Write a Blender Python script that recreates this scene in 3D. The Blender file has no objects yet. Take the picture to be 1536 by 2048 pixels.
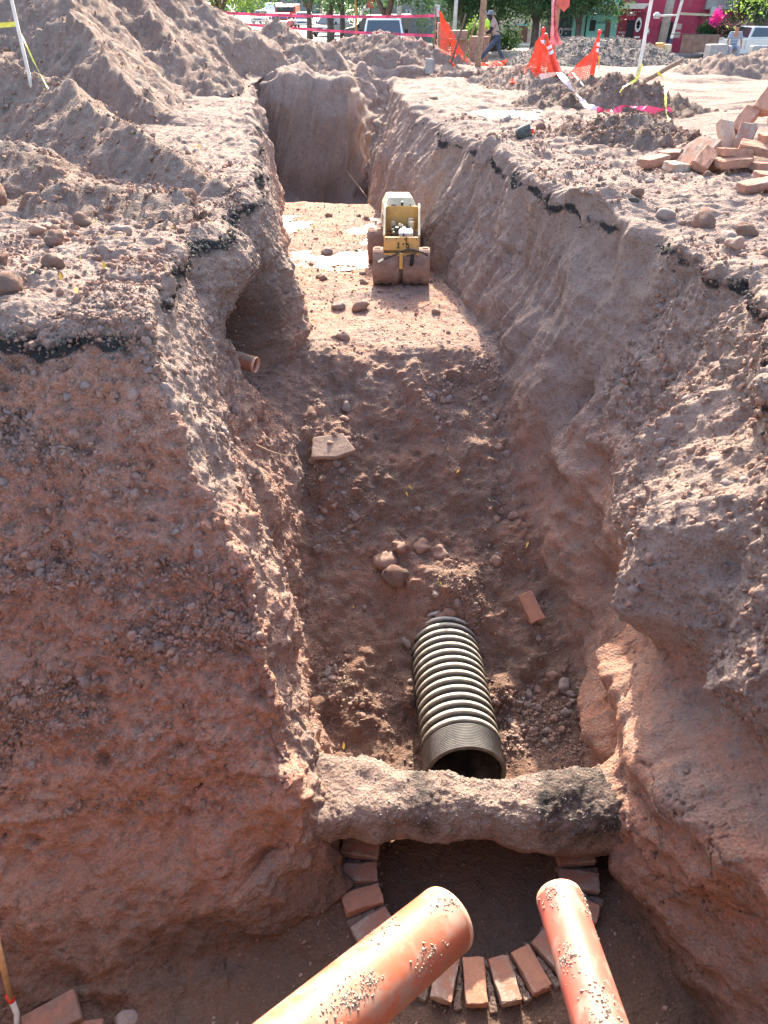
import bpy, bmesh, math, random
import numpy as np
from mathutils import Vector, Matrix, Euler, Quaternion
R = math.radians
C = bpy.context.scene.collection
SC = bpy.context.scene

# ------------------------------------------------------------------ camera, sky, sun, exposure
EYE = 1.8
cam_d = bpy.data.cameras.new('camera'); cam = bpy.data.objects.new('camera', cam_d); C.objects.link(cam)
cam.location = (0, 0, EYE); cam.rotation_euler = (R(90 - 34.6), 0, 0)
cam_d.sensor_fit = 'HORIZONTAL'; cam_d.sensor_width = 36; cam_d.lens = 36 * 1500 / 1536
cam_d.clip_start = .05; cam_d.clip_end = 900
SC.camera = cam
SUN_EL, SUN_AZ = 32.0, 2.0          # azimuth measured from +Y towards +X
w = bpy.data.worlds.new('World'); SC.world = w; w.use_nodes = True
wn = w.node_tree.nodes; wl = w.node_tree.links
sky = wn.new('ShaderNodeTexSky'); sky.sky_type = 'NISHITA'; sky.sun_disc = False
sky.sun_elevation = R(SUN_EL); sky.sun_rotation = R(SUN_AZ); sky.dust_density = 3.5; sky.air_density = 1.0
wn['Background'].inputs['Strength'].default_value = .15
wl.new(sky.outputs[0], wn['Background'].inputs['Color'])
sd = bpy.data.lights.new('sun', 'SUN'); sun = bpy.data.objects.new('sun', sd); C.objects.link(sun)
sd.energy = 3.5; sd.angle = R(.53); sd.color = (1, .90, .73)
dirv = Vector((math.sin(R(SUN_AZ)) * math.cos(R(SUN_EL)), math.cos(R(SUN_AZ)) * math.cos(R(SUN_EL)), math.sin(R(SUN_EL))))
sun.rotation_euler = dirv.to_track_quat('Z', 'Y').to_euler()
SC.view_settings.view_transform = 'Standard'; SC.view_settings.look = 'None'
SC.view_settings.gamma = 1; SC.view_settings.use_curve_mapping = False
SC.view_settings.exposure = 2.2
SC.cycles.max_bounces = 6; SC.cycles.diffuse_bounces = 4; SC.cycles.volume_bounces = 0

rng = np.random.default_rng(7)
random.seed(7)

# ------------------------------------------------------------------ noise (numpy)
def _h(i, j, k, s):
    n = (i.astype(np.int64) * 374761393 + j.astype(np.int64) * 668265263 + k.astype(np.int64) * 2147483647 + s * 974634777) & 0xffffffff
    n = ((n ^ (n >> 13)) * 1274126177) & 0xffffffff
    return ((n ^ (n >> 16)) & 0xffff) / 65535.0
def vnoise(p, s=0):
    f = np.floor(p); q = p - f; q = q * q * q * (q * (q * 6 - 15) + 10); f = f.astype(np.int64)
    x, y, z = f[:, 0], f[:, 1], f[:, 2]; u, v, w_ = q[:, 0], q[:, 1], q[:, 2]
    r = 0
    for a in (0, 1):
        for b in (0, 1):
            for c in (0, 1):
                r = r + _h(x + a, y + b, z + c, s) * (u if a else 1 - u) * (v if b else 1 - v) * (w_ if c else 1 - w_)
    return r * 2 - 1
def fbm(p, o=3, s=0, g=.5):
    r = 0; a = 1; t = 0
    for i in range(o):
        r = r + a * vnoise(p + 17.3 * i, s + i); t += a; a *= g; p = p * 2.03
    return r / t
def ridged(p, o=3, s=0):
    r = 0; a = 1; t = 0
    for i in range(o):
        r = r + a * (1 - 2 * np.abs(vnoise(p + 9.1 * i, s + i))); t += a; a *= .5; p = p * 2.1
    return r / t
def cells(p, s=0):
    """distance to the nearest of jittered points, and that point's own random number"""
    f = np.floor(p).astype(np.int64); best = np.full(len(p), 9.0); idv = np.zeros(len(p))
    for a in (-1, 0, 1):
        for b in (-1, 0, 1):
            for c in (-1, 0, 1):
                i, j, k = f[:, 0] + a, f[:, 1] + b, f[:, 2] + c
                dx = i + _h(i, j, k, s) - p[:, 0]; dy = j + _h(i, j, k, s + 5) - p[:, 1]; dz = k + _h(i, j, k, s + 9) - p[:, 2]
                d = dx * dx + dy * dy + dz * dz
                m = d < best; best = np.where(m, d, best); idv = np.where(m, _h(i, j, k, s + 13), idv)
    return np.sqrt(best), idv
def sstep(a, b, x):
    t = np.clip((x - a) / (b - a), 0, 1); return t * t * (3 - 2 * t)

# ------------------------------------------------------------------ materials
def mat(name, rough=.9, spec=.3, metal=0):
    m = bpy.data.materials.new(name); m.use_nodes = True
    b = m.node_tree.nodes['Principled BSDF']
    b.inputs['Roughness'].default_value = rough; b.inputs['Specular IOR Level'].default_value = spec; b.inputs['Metallic'].default_value = metal
    return m, m.node_tree.nodes, m.node_tree.links, b
def _mix(n, l, fac, a, b, mode='MIX'):
    x = n.new('ShaderNodeMix'); x.data_type = 'RGBA'; x.blend_type = mode
    for sock, v in ((x.inputs[0], fac), (x.inputs[6], a), (x.inputs[7], b)):
        if hasattr(v, 'links'): l.new(v, sock)
        elif isinstance(v, (int, float)): sock.default_value = v
        else: sock.default_value = (*v, 1)
    return x.outputs[2]
def _noise(n, l, co, scale, det=4, rough=.6, dist=0):
    t = n.new('ShaderNodeTexNoise'); t.inputs['Scale'].default_value = scale; t.inputs['Detail'].default_value = det
    t.inputs['Roughness'].default_value = rough; t.inputs['Distortion'].default_value = dist
    l.new(co, t.inputs['Vector']); return t.outputs['Fac']
def _ramp(n, l, v, a, b):
    t = n.new('ShaderNodeMapRange'); t.inputs['From Min'].default_value = a; t.inputs['From Max'].default_value = b
    l.new(v, t.inputs['Value']); return t.outputs[0]
def _math(n, l, op, a, b):
    t = n.new('ShaderNodeMath'); t.operation = op
    for sock, v in ((t.inputs[0], a), (t.inputs[1], b)):
        if hasattr(v, 'links'): l.new(v, sock)
        else: sock.default_value = v
    return t.outputs[0]
def _bump(n, l, h, st, dist, nrm=None):
    t = n.new('ShaderNodeBump'); t.inputs['Strength'].default_value = st; t.inputs['Distance'].default_value = dist
    l.new(h, t.inputs['Height'])
    if nrm: l.new(nrm, t.inputs['Normal'])
    return t.outputs[0]
def simple(name, col, rough=.6, col2=None, sc=12, lo=.4, hi=.65, bump=0, bsc=60, metal=0, spec=.4, coat=0, grime=None, gsc=3, glo=.5, ghi=.7):
    m, n, l, b = mat(name, rough, spec, metal)
    co = n.new('ShaderNodeTexCoord').outputs['Object']
    out = None
    f = _ramp(n, l, _noise(n, l, co, sc, 5), lo, hi)
    out = _mix(n, l, f, col, col2 or tuple(c * .72 for c in col))
    if grime:
        g = _ramp(n, l, _noise(n, l, co, gsc, 8, .7), glo, ghi)
        out = _mix(n, l, g, out, grime)
        rr = n.new('ShaderNodeMapRange'); l.new(g, rr.inputs['Value']); rr.inputs['To Min'].default_value = rough; rr.inputs['To Max'].default_value = .95
        l.new(rr.outputs[0], b.inputs['Roughness'])
    l.new(out, b.inputs['Base Color'])
    if bump: l.new(_bump(n, l, _noise(n, l, co, bsc, 5), bump, .01), b.inputs['Normal'])
    if coat: b.inputs['Coat Weight'].default_value = coat; b.inputs['Coat Roughness'].default_value = .1
    return m

def dirt_material(name, red=(.54, .268, .18), grey=(.37, .265, .22), wet=(.125, .075, .052), pale=(.54, .40, .31), asph=(.045, .043, .043), attr=True, peb=26, bumpk=1.0):
    m, n, l, b = mat(name, .95, .18)
    co = n.new('ShaderNodeTexCoord').outputs['Object']
    big = _math(n, l, 'ADD', _math(n, l, 'MULTIPLY', _noise(n, l, co, 1.3, 4, .6, .6), .6), _math(n, l, 'MULTIPLY', _noise(n, l, co, 7, 4, .6, .5), .4)); mid = _noise(n, l, co, 6, 6, .68); fine = _noise(n, l, co, 55, 5, .7)
    if attr:
        at = n.new('ShaderNodeAttribute'); at.attribute_name = 'soil'
        sp = n.new('ShaderNodeSeparateColor'); l.new(at.outputs['Color'], sp.inputs[0])
        A, W, G = sp.outputs
    base = _mix(n, l, _ramp(n, l, _math(n, l, 'ADD', big, _math(n, l, 'MULTIPLY', _math(n, l, 'SUBTRACT', G, .5), .75)) if attr else big, .36, .62), red, grey)
    base = _mix(n, l, _math(n, l, 'MULTIPLY', _ramp(n, l, mid, .5, .74), .55), base, pale)
    # separate pebble colours
    v = n.new('ShaderNodeTexVoronoi'); v.inputs['Scale'].default_value = peb; l.new(co, v.inputs['Vector'])
    hs = n.new('ShaderNodeSeparateColor'); l.new(v.outputs['Color'], hs.inputs[0])
    base = _mix(n, l, _math(n, l, 'MULTIPLY', _ramp(n, l, hs.outputs[0], .68, .95), .55), base, (.36, .29, .25))
    base = _mix(n, l, _math(n, l, 'MULTIPLY', _ramp(n, l, hs.outputs[1], .75, 1), .45), base, (.22, .12, .085))
    base = _mix(n, l, _math(n, l, 'MULTIPLY', _ramp(n, l, fine, .56, .34), .4), base, (.2, .125, .09))
    if attr:
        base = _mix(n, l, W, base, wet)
        am = _ramp(n, l, _math(n, l, 'ADD', A, _math(n, l, 'MULTIPLY', _math(n, l, 'SUBTRACT', mid, .5), .9)), .40, .74)
        base = _mix(n, l, am, base, asph)
    l.new(base, b.inputs['Base Color'])
    v2 = n.new('ShaderNodeTexVoronoi'); v2.inputs['Scale'].default_value = 48; l.new(co, v2.inputs['Vector'])
    h1 = _bump(n, l, _noise(n, l, co, 9, 9, .75), 1.0 * bumpk, .06)
    h2 = _bump(n, l, v2.outputs['Distance'], .8 * bumpk, .02, h1)
    h3 = _bump(n, l, _noise(n, l, co, 110, 4, .7), .7 * bumpk, .010, h2)
    l.new(h3, b.inputs['Normal'])
    return m

M = {}
M['dirt'] = dirt_material('dirt')
M['heap'] = dirt_material('heap_dirt', red=(.28, .18, .138), grey=(.265, .205, .175), pale=(.42, .33, .27), attr=False, peb=14)
M['stone'] = simple('river_stone', (.33, .195, .145), .9, (.23, .145, .11), 6, bump=.4, bsc=40)
M['stone_grey'] = simple('grey_stone', (.25, .19, .165), .9, (.20, .145, .125), 5, bump=.3, bsc=40)
M['clod'] = dirt_material('clod', attr=False)
M['heap_dark'] = dirt_material('dark_soil', red=(.17, .115, .09), grey=(.22, .165, .14), pale=(.33, .25, .20), attr=False, peb=14)
M['asphalt_chunk'] = simple('asphalt_chunk', (.05, .047, .045), .95, (.13, .115, .10), 22, bump=.8, bsc=60)
M['brick'] = simple('red_brick', (.32, .15, .10), .95, (.22, .125, .095), 11, bump=.6, bsc=70, grime=(.34, .26, .21), gsc=11, glo=.46, ghi=.64)
M['brick_b'] = simple('orange_brick', (.42, .20, .125), .95, (.30, .145, .10), 9, bump=.6, bsc=70, grime=(.46, .34, .26), gsc=7, glo=.55, ghi=.75)
M['brick_dark'] = simple('dark_brick', (.27, .13, .09), .92, (.18, .095, .07), 12, bump=.6, bsc=70, grime=(.20, .15, .12), gsc=9, glo=.5, ghi=.72)
M['mortar'] = simple('mortar', (.34, .30, .26), .95, (.25, .21, .18), 20, bump=.8, bsc=50)
M['pvc'] = simple('orange_pvc', (.40, .115, .060), .48, (.36, .125, .075), 3, spec=.4, grime=(.30, .22, .165), gsc=5.5, glo=.47, ghi=.64)
M['pvc_pink'] = simple('salmon_pvc', (.38, .095, .068), .48, (.36, .12, .085), 3, spec=.4, grime=(.31, .22, .17), gsc=6, glo=.48, ghi=.65)
M['pvc_in'] = simple('pvc_inside', (.42, .13, .07), .5)
M['black_plastic'] = simple('black_plastic', (.022, .021, .020), .36, (.05, .046, .04), 8, spec=.5, grime=(.17, .14, .115), gsc=7, glo=.52, ghi=.8)
M['steel_dark'] = simple('dark_steel', (.05, .048, .046), .5, (.10, .075, .06), 12, metal=.4)
M['rust'] = simple('rusty_drum', (.30, .17, .12), .85, (.22, .13, .10), 7, bump=.5, bsc=30, grime=(.34, .24, .18), gsc=5)
M['yellow'] = simple('worn_yellow', (.72, .385, .095), .5, (.60, .33, .09), 6, grime=(.40, .27, .18), gsc=5, glo=.50, ghi=.70)
M['cream'] = simple('faded_cream', (.66, .56, .36), .55, (.55, .45, .29), 6, grime=(.40, .29, .19), gsc=5, glo=.52, ghi=.7)
M['white_metal'] = simple('light_metal', (.55, .55, .53), .45, (.4, .38, .35), 15)
M['wood'] = simple('weathered_wood', (.30, .20, .13), .85, (.17, .11, .075), 9, bump=.4, bsc=40)
M['wood_dark'] = simple('dark_wood', (.10, .07, .05), .9, (.16, .11, .08), 9, bump=.4, bsc=40)
M['handle'] = simple('ash_handle', (.55, .36, .18), .6, (.42, .27, .14), 14)
M['white_pole'] = simple('white_paint', (.74, .72, .68), .55, (.58, .54, .48), 6)
M['mesh'] = simple('orange_mesh', (.95, .10, .03), .55, (.80, .07, .02), 8)
M['post_orange'] = simple('orange_plastic', (.85, .055, .03), .5, (.7, .04, .025), 8)
M['reflect'] = simple('reflective_white', (.8, .8, .82), .3)
M['pink'] = simple('pink_tape', (.90, .10, .22), .45, (.80, .08, .18), 5)
M['yellow_tape'] = simple('yellow_tape', (.80, .72, .10), .45)
M['tape_white'] = simple('pale_tape', (.75, .68, .72), .4, (.6, .4, .5), 30)
M['ink'] = simple('black_ink', (.03, .02, .02), .6)
M['leaf_yellow'] = simple('yellow_leaf', (.80, .45, .04), .6, (.6, .45, .06), 3)
M['leaf_green'] = simple('green_leaf_fallen', (.12, .26, .04), .6)
M['rubber'] = simple('rubber', (.02, .02, .02), .85)
M['white_paint'] = simple('car_white', (.72, .72, .70), .3, (.66, .66, .64), 3, coat=.6)
M['grey_paint'] = simple('car_grey', (.16, .18, .20), .3, coat=.6)
M['red_paint'] = simple('car_red', (.60, .05, .03), .35, coat=.5)
M['chrome'] = simple('chrome', (.6, .6, .6), .25, metal=.9)
M['concrete'] = simple('concrete', (.36, .35, .33), .9, (.26, .25, .24), 5, bump=.3, bsc=30)
M['skin'] = simple('skin', (.36, .19, .12), .6, (.33, .17, .11), 8)
m, n, l, b = mat('glass', .08, .6); b.inputs['Base Color'].default_value = (.035, .05, .06, 1); b.inputs['Coat Weight'].default_value = .6; M['glass'] = m

# ------------------------------------------------------------------ mesh builder and tagging
class MB:
    def __init__(s): s.v = []; s.f = []; s.m = []; s.cur = 0
    def add(s, vs, fs, mtx=None):
        o = len(s.v)
        for p in vs:
            p = Vector(p); s.v.append(tuple(mtx @ p if mtx else p))
        for f in fs: s.f.append(tuple(i + o for i in f)); s.m.append(s.cur)
        return s
    def box(s, c, d, rot=None, taper=1.0, bevel=0.0):
        hx, hy, hz = d[0] / 2, d[1] / 2, d[2] / 2
        mtx = Matrix.Translation(c) @ (Euler(rot).to_matrix().to_4x4() if rot else Matrix())
        if bevel > 0:
            e = min(bevel, hx * .9, hy * .9, hz * .9); vs = []; fs = []
            bm = bmesh.new(); bmesh.ops.create_cube(bm, size=1)
            for v in bm.verts:
                t = taper if v.co.z > 0 else 1
                v.co = Vector((v.co.x * d[0] * t, v.co.y * d[1] * t, v.co.z * d[2]))
            bmesh.ops.bevel(bm, geom=list(bm.edges), offset=e, segments=1, affect='EDGES', profile=.5)
            bm.verts.ensure_lookup_table(); bm.verts.index_update()
            vs = [v.co.copy() for v in bm.verts]; fs = [[v.index for v in f.verts] for f in bm.faces]; bm.free()
            return s.add(vs, fs, mtx)
        t = taper
        vs = [(-hx, -hy, -hz), (hx, -hy, -hz), (hx, hy, -hz), (-hx, hy, -hz), (-hx * t, -hy * t, hz), (hx * t, -hy * t, hz), (hx * t, hy * t, hz), (-hx * t, hy * t, hz)]
        return s.add(vs, [(0, 3, 2, 1), (4, 5, 6, 7), (0, 1, 5, 4), (1, 2, 6, 5), (2, 3, 7, 6), (3, 0, 4, 7)], mtx)
    def tube(s, pts, r, n=10, caps=True, hollow=False):
        pts = [Vector(p) for p in pts]; rs = r if isinstance(r, (list, tuple)) else [r] * len(pts)
        up = Vector((0, 0, 1)); vs = []; fs = []
        d0 = (pts[1] - pts[0]).normalized()
        a = d0.cross(up);  a = a.normalized() if a.length > .05 else d0.cross(Vector((1, 0, 0))).normalized()
        for i, p in enumerate(pts):
            d = (pts[min(i + 1, len(pts) - 1)] - pts[max(i - 1, 0)])
            d = d.normalized() if d.length > 1e-9 else d0
            a = (a - d * a.dot(d)); a = a.normalized() if a.length > 1e-6 else d.orthogonal().normalized()
            bb = d.cross(a)
            for k in range(n):
                t = 2 * math.pi * k / n; vs.append(p + (a * math.cos(t) + bb * math.sin(t)) * rs[i])
        for i in range(len(pts) - 1):
            for k in range(n): fs.append((i * n + k, i * n + (k + 1) % n, (i + 1) * n + (k + 1) % n, (i + 1) * n + k))
        if caps: fs.append(tuple(range(n))[::-1]); fs.append(tuple((len(pts) - 1) * n + k for k in range(n)))
        return s.add(vs, fs)
    def lathe(s, prof, n=24, mtx=None, close=False):
        """prof: (radius, height) list turned about local Z"""
        vs = []; fs = []
        for r_, z in prof:
            for k in range(n):
                t = 2 * math.pi * k / n; vs.append((r_ * math.cos(t), r_ * math.sin(t), z))
        L = len(prof)
        for i in range(L - 1 + (1 if close else 0)):
            j = (i + 1) % L
            for k in range(n): fs.append((i * n + k, i * n + (k + 1) % n, j * n + (k + 1) % n, j * n + k))
        return s.add(vs, fs, mtx)
    def prism(s, poly, y0, y1, mtx=None):
        """poly in (x,z), extruded along y"""
        k = len(poly); vs = [(x, y0, z) for x, z in poly] + [(x, y1, z) for x, z in poly]
        fs = [tuple(range(k)), tuple(range(2 * k - 1, k - 1, -1))] + [(i, i + k, (i + 1) % k + k, (i + 1) % k) for i in range(k)]
        return s.add(vs, fs, mtx)
    def build(s, name, mats, parent=None, smooth=False, loc=None, rot=None):
        me = bpy.data.meshes.new(name); me.from_pydata(s.v, [], s.f)
        for mm in (mats if isinstance(mats, (list, tuple)) else [mats]): me.materials.append(mm)
        if s.m and max(s.m) > 0: me.polygons.foreach_set('material_index', s.m)
        if smooth: me.polygons.foreach_set('use_smooth', [True] * len(me.polygons))
        me.update()
        return link(name, me, parent, loc, rot)
def link(name, me, parent=None, loc=None, rot=None):
    o = bpy.data.objects.new(name, me); C.objects.link(o)
    if parent: o.parent = parent
    if loc is not None: o.location = loc
    if rot is not None: o.rotation_euler = rot
    return o
def tag(o, label, cat, group=None):
    o['label'] = label; o['category'] = cat
    if group: o['group'] = group
    return o
def thing(name, label, cat, loc=(0, 0, 0), rz=0, group=None, rot=None):
    o = bpy.data.objects.new(name, None); C.objects.link(o); o.location = loc
    o.rotation_euler = rot if rot else (0, 0, rz); return tag(o, label, cat, group)
def copy_tree(o, parent=None):
    c = o.copy(); C.objects.link(c)
    if parent: c.parent = parent
    for ch in list(o.children): copy_tree(ch, c)
    return c
def structure(o): o['kind'] = 'structure'; return o
def stuff(o): o['kind'] = 'stuff'; return o
def grid_mesh(name, P, mats, smooth=True, keep=None, attr=None):
    """P: rows x cols x 3 -> mesh; keep: rows-1 x cols-1 mask of faces"""
    nr, nc = P.shape[:2]
    idx = np.arange(nr * nc).reshape(nr, nc)
    q = np.stack([idx[:-1, :-1], idx[:-1, 1:], idx[1:, 1:], idx[1:, :-1]], -1)
    q = q[keep] if keep is not None else q.reshape(-1, 4)
    used = np.unique(q); remap = np.full(nr * nc, -1, np.int64); remap[used] = np.arange(len(used)); q = remap[q]
    me = bpy.data.meshes.new(name)
    me.vertices.add(len(used)); me.vertices.foreach_set('co', P.reshape(-1, 3)[used].astype(np.float32).ravel())
    me.loops.add(len(q) * 4); me.loops.foreach_set('vertex_index', q.astype(np.int32).ravel())
    me.polygons.add(len(q)); me.polygons.foreach_set('loop_start', np.arange(0, len(q) * 4, 4, dtype=np.int32))
    if smooth: me.polygons.foreach_set('use_smooth', np.ones(len(q), bool))
    if attr is not None:
        a = me.color_attributes.new('soil', 'FLOAT_COLOR', 'POINT')
        col = np.ones((len(used), 4), np.float32); col[:, :3] = attr.reshape(-1, 3)[used]
        a.data.foreach_set('color', col.ravel())
    for mm in mats: me.materials.append(mm)
    me.update(calc_edges=True)
    return me

# ------------------------------------------------------------------ the excavated ground: one patch of cross-sections
def gz(y):
    return float(np.interp(y, [-99, 24, 50, 999], [0, 0, -1.1, -1.1]))
# control points per section: far left, left, face edge, left lip, left wall, left toe, floor, right toe, right wall, right lip, right, far right
def S(y, LL, LM, LT, FM, RT, RM, RL, NB=None, NL=(-4.6, 0), NR=None, FL=(-13, 0), FR=(14, 0)):
    g = gz(y)
    NB = NB or (-3.2, g); NR = NR or (RL[0] + 3.0, g)
    pts = [FL, NL, NB, LL, LM, LT, FM, RT, RM, RL, NR, FR]
    return [(p[0], p[2] if len(p) > 2 else y, p[1]) for p in pts]
def face(y): return max(-(4.85 - y) / .74, -3.25)
def ff(y): return (-3.2, face(y))
SEC = [
 S(-6, (-2.4, 0), (-1.6, 0), (-.8, 0), (.6, 0), (1.2, 0), (1.7, 0), (2.2, 0)),
 S(.30, (-2.4, 0), (-1.6, 0), (-.8, 0), (.6, 0), (1.5, 0), (1.9, 0), (2.2, 0)),
 S(.42, (-2.4, -.05), (-1.6, -.05), (-.8, -.05), (.6, -.05), (1.7, -.05), (2.1, -.03), (2.25, 0), NB=(-3.2, -.05)),
 S(.60, (-2.4, -3.2), (-1.6, -3.25), (-.8, -3.3), (.6, -3.4), (1.95, -3.3), (2.2, -1.7), (2.3, 0), NB=(-3.2, -3.2)),
 S(1.97, (-2.3, -3.25), (-1.6, -3.3), (-1.0, -3.32), (.6, -3.36), (2.0, -3.3), (2.2, -1.7), (2.35, 0), NB=(-3.2, -3.2)),
 S(2.35, (-1.4, -3.15), (-1.1, -3.25), (-.85, -3.3), (.6, -3.36), (1.8, -3.3), (2.1, -1.7), (2.3, 0), NB=(-3.2, -3.1)),
 S(2.77, (-.5, -2.78), (-.36, -3.0), (-.28, -3.3), (.6, -3.38), (1.62, -3.3), (1.98, -1.7), (2.25, 0), NB=ff(2.77)),
 S(3.10, (-.60, -2.36), (-.42, -2.8), (-.30, -3.4), (.6, -3.5), (1.6, -3.4), (1.88, -1.7), (2.2, 0), NB=ff(3.1)),
 S(3.45, (-.74, -1.90), (-.50, -2.6), (-.36, -3.75), (.6, -3.9), (1.65, -3.75), (1.86, -1.8), (2.2, 0), NB=ff(3.45)),
 S(3.98, (-.98, -1.18), (-.66, -2.1), (-.42, -3.9), (.6, -4.0), (1.8, -3.88), (1.95, -1.8), (2.25, 0), NB=ff(3.98)),
 S(4.28, (-1.30, -.77), (-.86, -1.8), (-.5, -3.9), (.6, -4.0), (1.86, -3.8), (2.02, -1.7), (2.4, 0), NB=ff(4.28)),
 S(4.72, (-1.52, -.17), (-1.08, -1.4), (-.65, -3.8), (.6, -3.95), (1.95, -3.7), (2.12, -1.7), (2.55, 0), NB=ff(4.72)),
 S(4.90, (-1.57, 0), (-1.14, -1.4), (-.73, -3.65), (.6, -3.88), (1.95, -3.62), (2.15, -1.65), (2.65, 0), NB=(-3.2, 0)),
 S(5.8, (-1.74, 0), (-1.45, -1.2), (-.80, -3.35), (.55, -3.58), (1.82, -3.35), (2.25, -1.5), (2.80, 0)),
 S(6.6, (-1.80, 0), (-1.62, -1.1), (-.88, -2.9), (.4, -3.05), (1.66, -2.9), (2.22, -1.3), (2.66, 0)),
 S(7.3, (-1.72, 0), (-1.60, -1.0), (-.96, -2.42), (.35, -2.55), (1.52, -2.45), (2.12, -1.1), (2.46, 0)),
 S(8.45, (-1.55, 0), (-1.28, -.9), (-1.05, -1.72), (.3, -1.72), (1.42, -1.78), (1.80, -.85), (2.04, 0)),
 S(9.0, (-1.56, 0), (-1.32, -.9), (-1.10, -1.70), (.2, -1.70), (1.32, -1.70), (1.70, -.85), (1.94, 0)),
 S(10.5, (-1.66, 0), (-1.46, -.9), (-1.28, -1.7), (.1, -1.7), (1.02, -1.7), (1.38, -.85), (1.64, 0)),
 S(12.5, (-1.95, 0), (-1.76, -.9), (-1.6, -1.7), (-.3, -1.7), (.52, -1.7), (.82, -.9), (1.24, 0)),
 S(14.6, (-2.3, 0), (-2.05, -.9), (-1.88, -1.7), (-.8, -1.7), (.06, -1.7), (.3, -.9), (.74, 0)),
 S(16.4, (-2.55, 0), (-2.3, -.9), (-2.12, -1.7), (-1.2, -1.7), (-.27, -1.75), (-.02, -.9), (.58, 0)),
 S(16.9, (-2.6, 0), (-2.4, -1.2), (-2.2, -2.4), (-1.2, -2.6), (-.30, -2.6), (-.05, -1.2), (.55, 0)),
 S(20.8, (-3.2, 0), (-3.08, -1.3), (-3.0, -2.8), (-1.7, -2.9), (-.45, -2.9), (-.22, -1.4), (.2, 0)),
 S(21.8, (-3.4, 0), (-3.3, -1.3), (-3.0, -2.8), (-1.2, -2.9), (-.35, -2.9), (-.05, -1.4), (.25, 0)),
 S(22.3, (-3.5, .1), (-2.9, .05), (-2.0, .05), (-.95, .0), (.1, -2.9, 23.2), (.7, -1.4, 22.6), (1.1, 0)),
 S(23.5, (-3.6, .1), (-2.9, .1), (-2.0, .1), (-.9, .0, 24.5), (.6, -2.9, 26.2), (1.5, -1.4, 25.0), (2.2, 0)),
 S(27.2, (-3.6, 0), (-2.9, 0), (-2.0, 0), (-.5, -.1), (.8, -.1), (1.8, -.1), (2.6, -.1)),
]
for yy in (30., 36., 45., 56.):
    g = gz(yy) - (.0 if yy < 44 else .12)
    SEC.append(S(yy, (-4, g), (-3, g), (-2, g), (-.5, g), (1.2, g), (2.2, g), (3.2, g), NB=(-5, g), NL=(-8, g), NR=(7, g), FL=(-22, g), FR=(26, g)))
for s_ in SEC[:-4]:                                  # outer edges follow the general ground
    pass
NOM = [s_[9][1] for s_ in SEC]
NOM = [-6, .30, .42, .60] + NOM[4:]
SEGC = [12, 24, 160, 104, 104, 70, 62, 92, 92, 84, 16]
cols = [0.0]
for k, n_ in enumerate(SEGC): cols += [k + (i + 1) / n_ for i in range(n_)]
cols = np.array(cols)
ys = []
def rows_between(a, b, d):
    n_ = max(1, int(round((b - a) / d))); return [a + (b - a) * i / n_ for i in range(n_)]
ys += rows_between(-6, .30, .5) + rows_between(.30, .60, .012) + rows_between(.60, 1.7, .03) + rows_between(1.7, 5.1, .0098)
ys += rows_between(5.1, 9.2, .0135) + rows_between(9.2, 17.2, .030) + rows_between(17.2, 28, .075) + rows_between(28, 36, .16) + rows_between(36, 56, .5) + [56.0]
ys = np.array(ys)
SA = np.array(SEC)                                    # sections x 12 x 3
ctrl = np.zeros((len(ys), 12, 3))
for k in range(12):
    for c in range(3): ctrl[:, k, c] = np.interp(ys, NOM, SA[:, k, c])
k0 = np.minimum(cols.astype(int), 10); fr = (cols - k0)[None, :, None]
T = ctrl[:, k0] * (1 - fr) + ctrl[:, k0 + 1] * fr     # rows x cols x 3
def smooth_rows(A, width):                            # along y, window in metres
    out = A.copy(); cs = np.cumsum(np.concatenate([np.zeros((1,) + A.shape[1:]), A]), 0)
    lo = np.searchsorted(ys, ys - width); hi = np.searchsorted(ys, ys + width, side='right')
    kk = np.minimum(np.arange(len(ys)) - lo, hi - 1 - np.arange(len(ys))); lo = np.arange(len(ys)) - kk; hi = np.arange(len(ys)) + kk + 1
    return (cs[hi] - cs[lo]) / (hi - lo)[:, None, None]
T = smooth_rows(T, .16)
T = smooth_rows(T, .07)
for _ in range(7):
    T[:, 1:-1] = T[:, 1:-1] * .5 + .25 * (T[:, :-2] + T[:, 2:])
nr, nc = T.shape[:2]
def normals(P):
    a = np.gradient(P, axis=0); b_ = np.gradient(P, axis=1)
    n_ = np.cross(b_, a); return n_ / (np.linalg.norm(n_, axis=-1, keepdims=True) + 1e-9)
N = normals(T)
p = T.reshape(-1, 3); nn = N.reshape(-1, 3)
cc = np.broadcast_to(cols[None, :], (nr, nc)).reshape(-1); Y = p[:, 1]; X = p[:, 0]; Z = p[:, 2]
YN = np.broadcast_to(ys[:, None], (nr, nc)).reshape(-1)
band = lambda a, b_, e=.12: sstep(a - e, a + e, cc) * (1 - sstep(b_ - e, b_ + e, cc))
wLW = band(3, 5); wRW = band(7, 9); wFL = band(5, 7); wGL = 1 - sstep(2.9, 3.1, cc); wGR = sstep(8.9, 9.1, cc)
wFace = band(1.2, 3.05, .1) * sstep(.5, .7, Y) * (1 - sstep(4.75, 4.9, Y)) 
trench = 1 - sstep(22.0, 22.6, YN)
wLW *= trench; 
wGround = np.clip(wGL + wGR, 0, 1) * (1 - wFace)
near = 1 - sstep(9, 14, YN)
D = np.zeros(len(p))                                   # along the normal
big = fbm(p * 1.15, 3, 1); mid = fbm(p * 3.6, 3, 11); fin = fbm(p * 13, 3, 21); 
D += wFace * (big * .12 + mid * .085 + fin * .040)
D += wLW * (big * .15 + mid * .075 + fin * .022)
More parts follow.
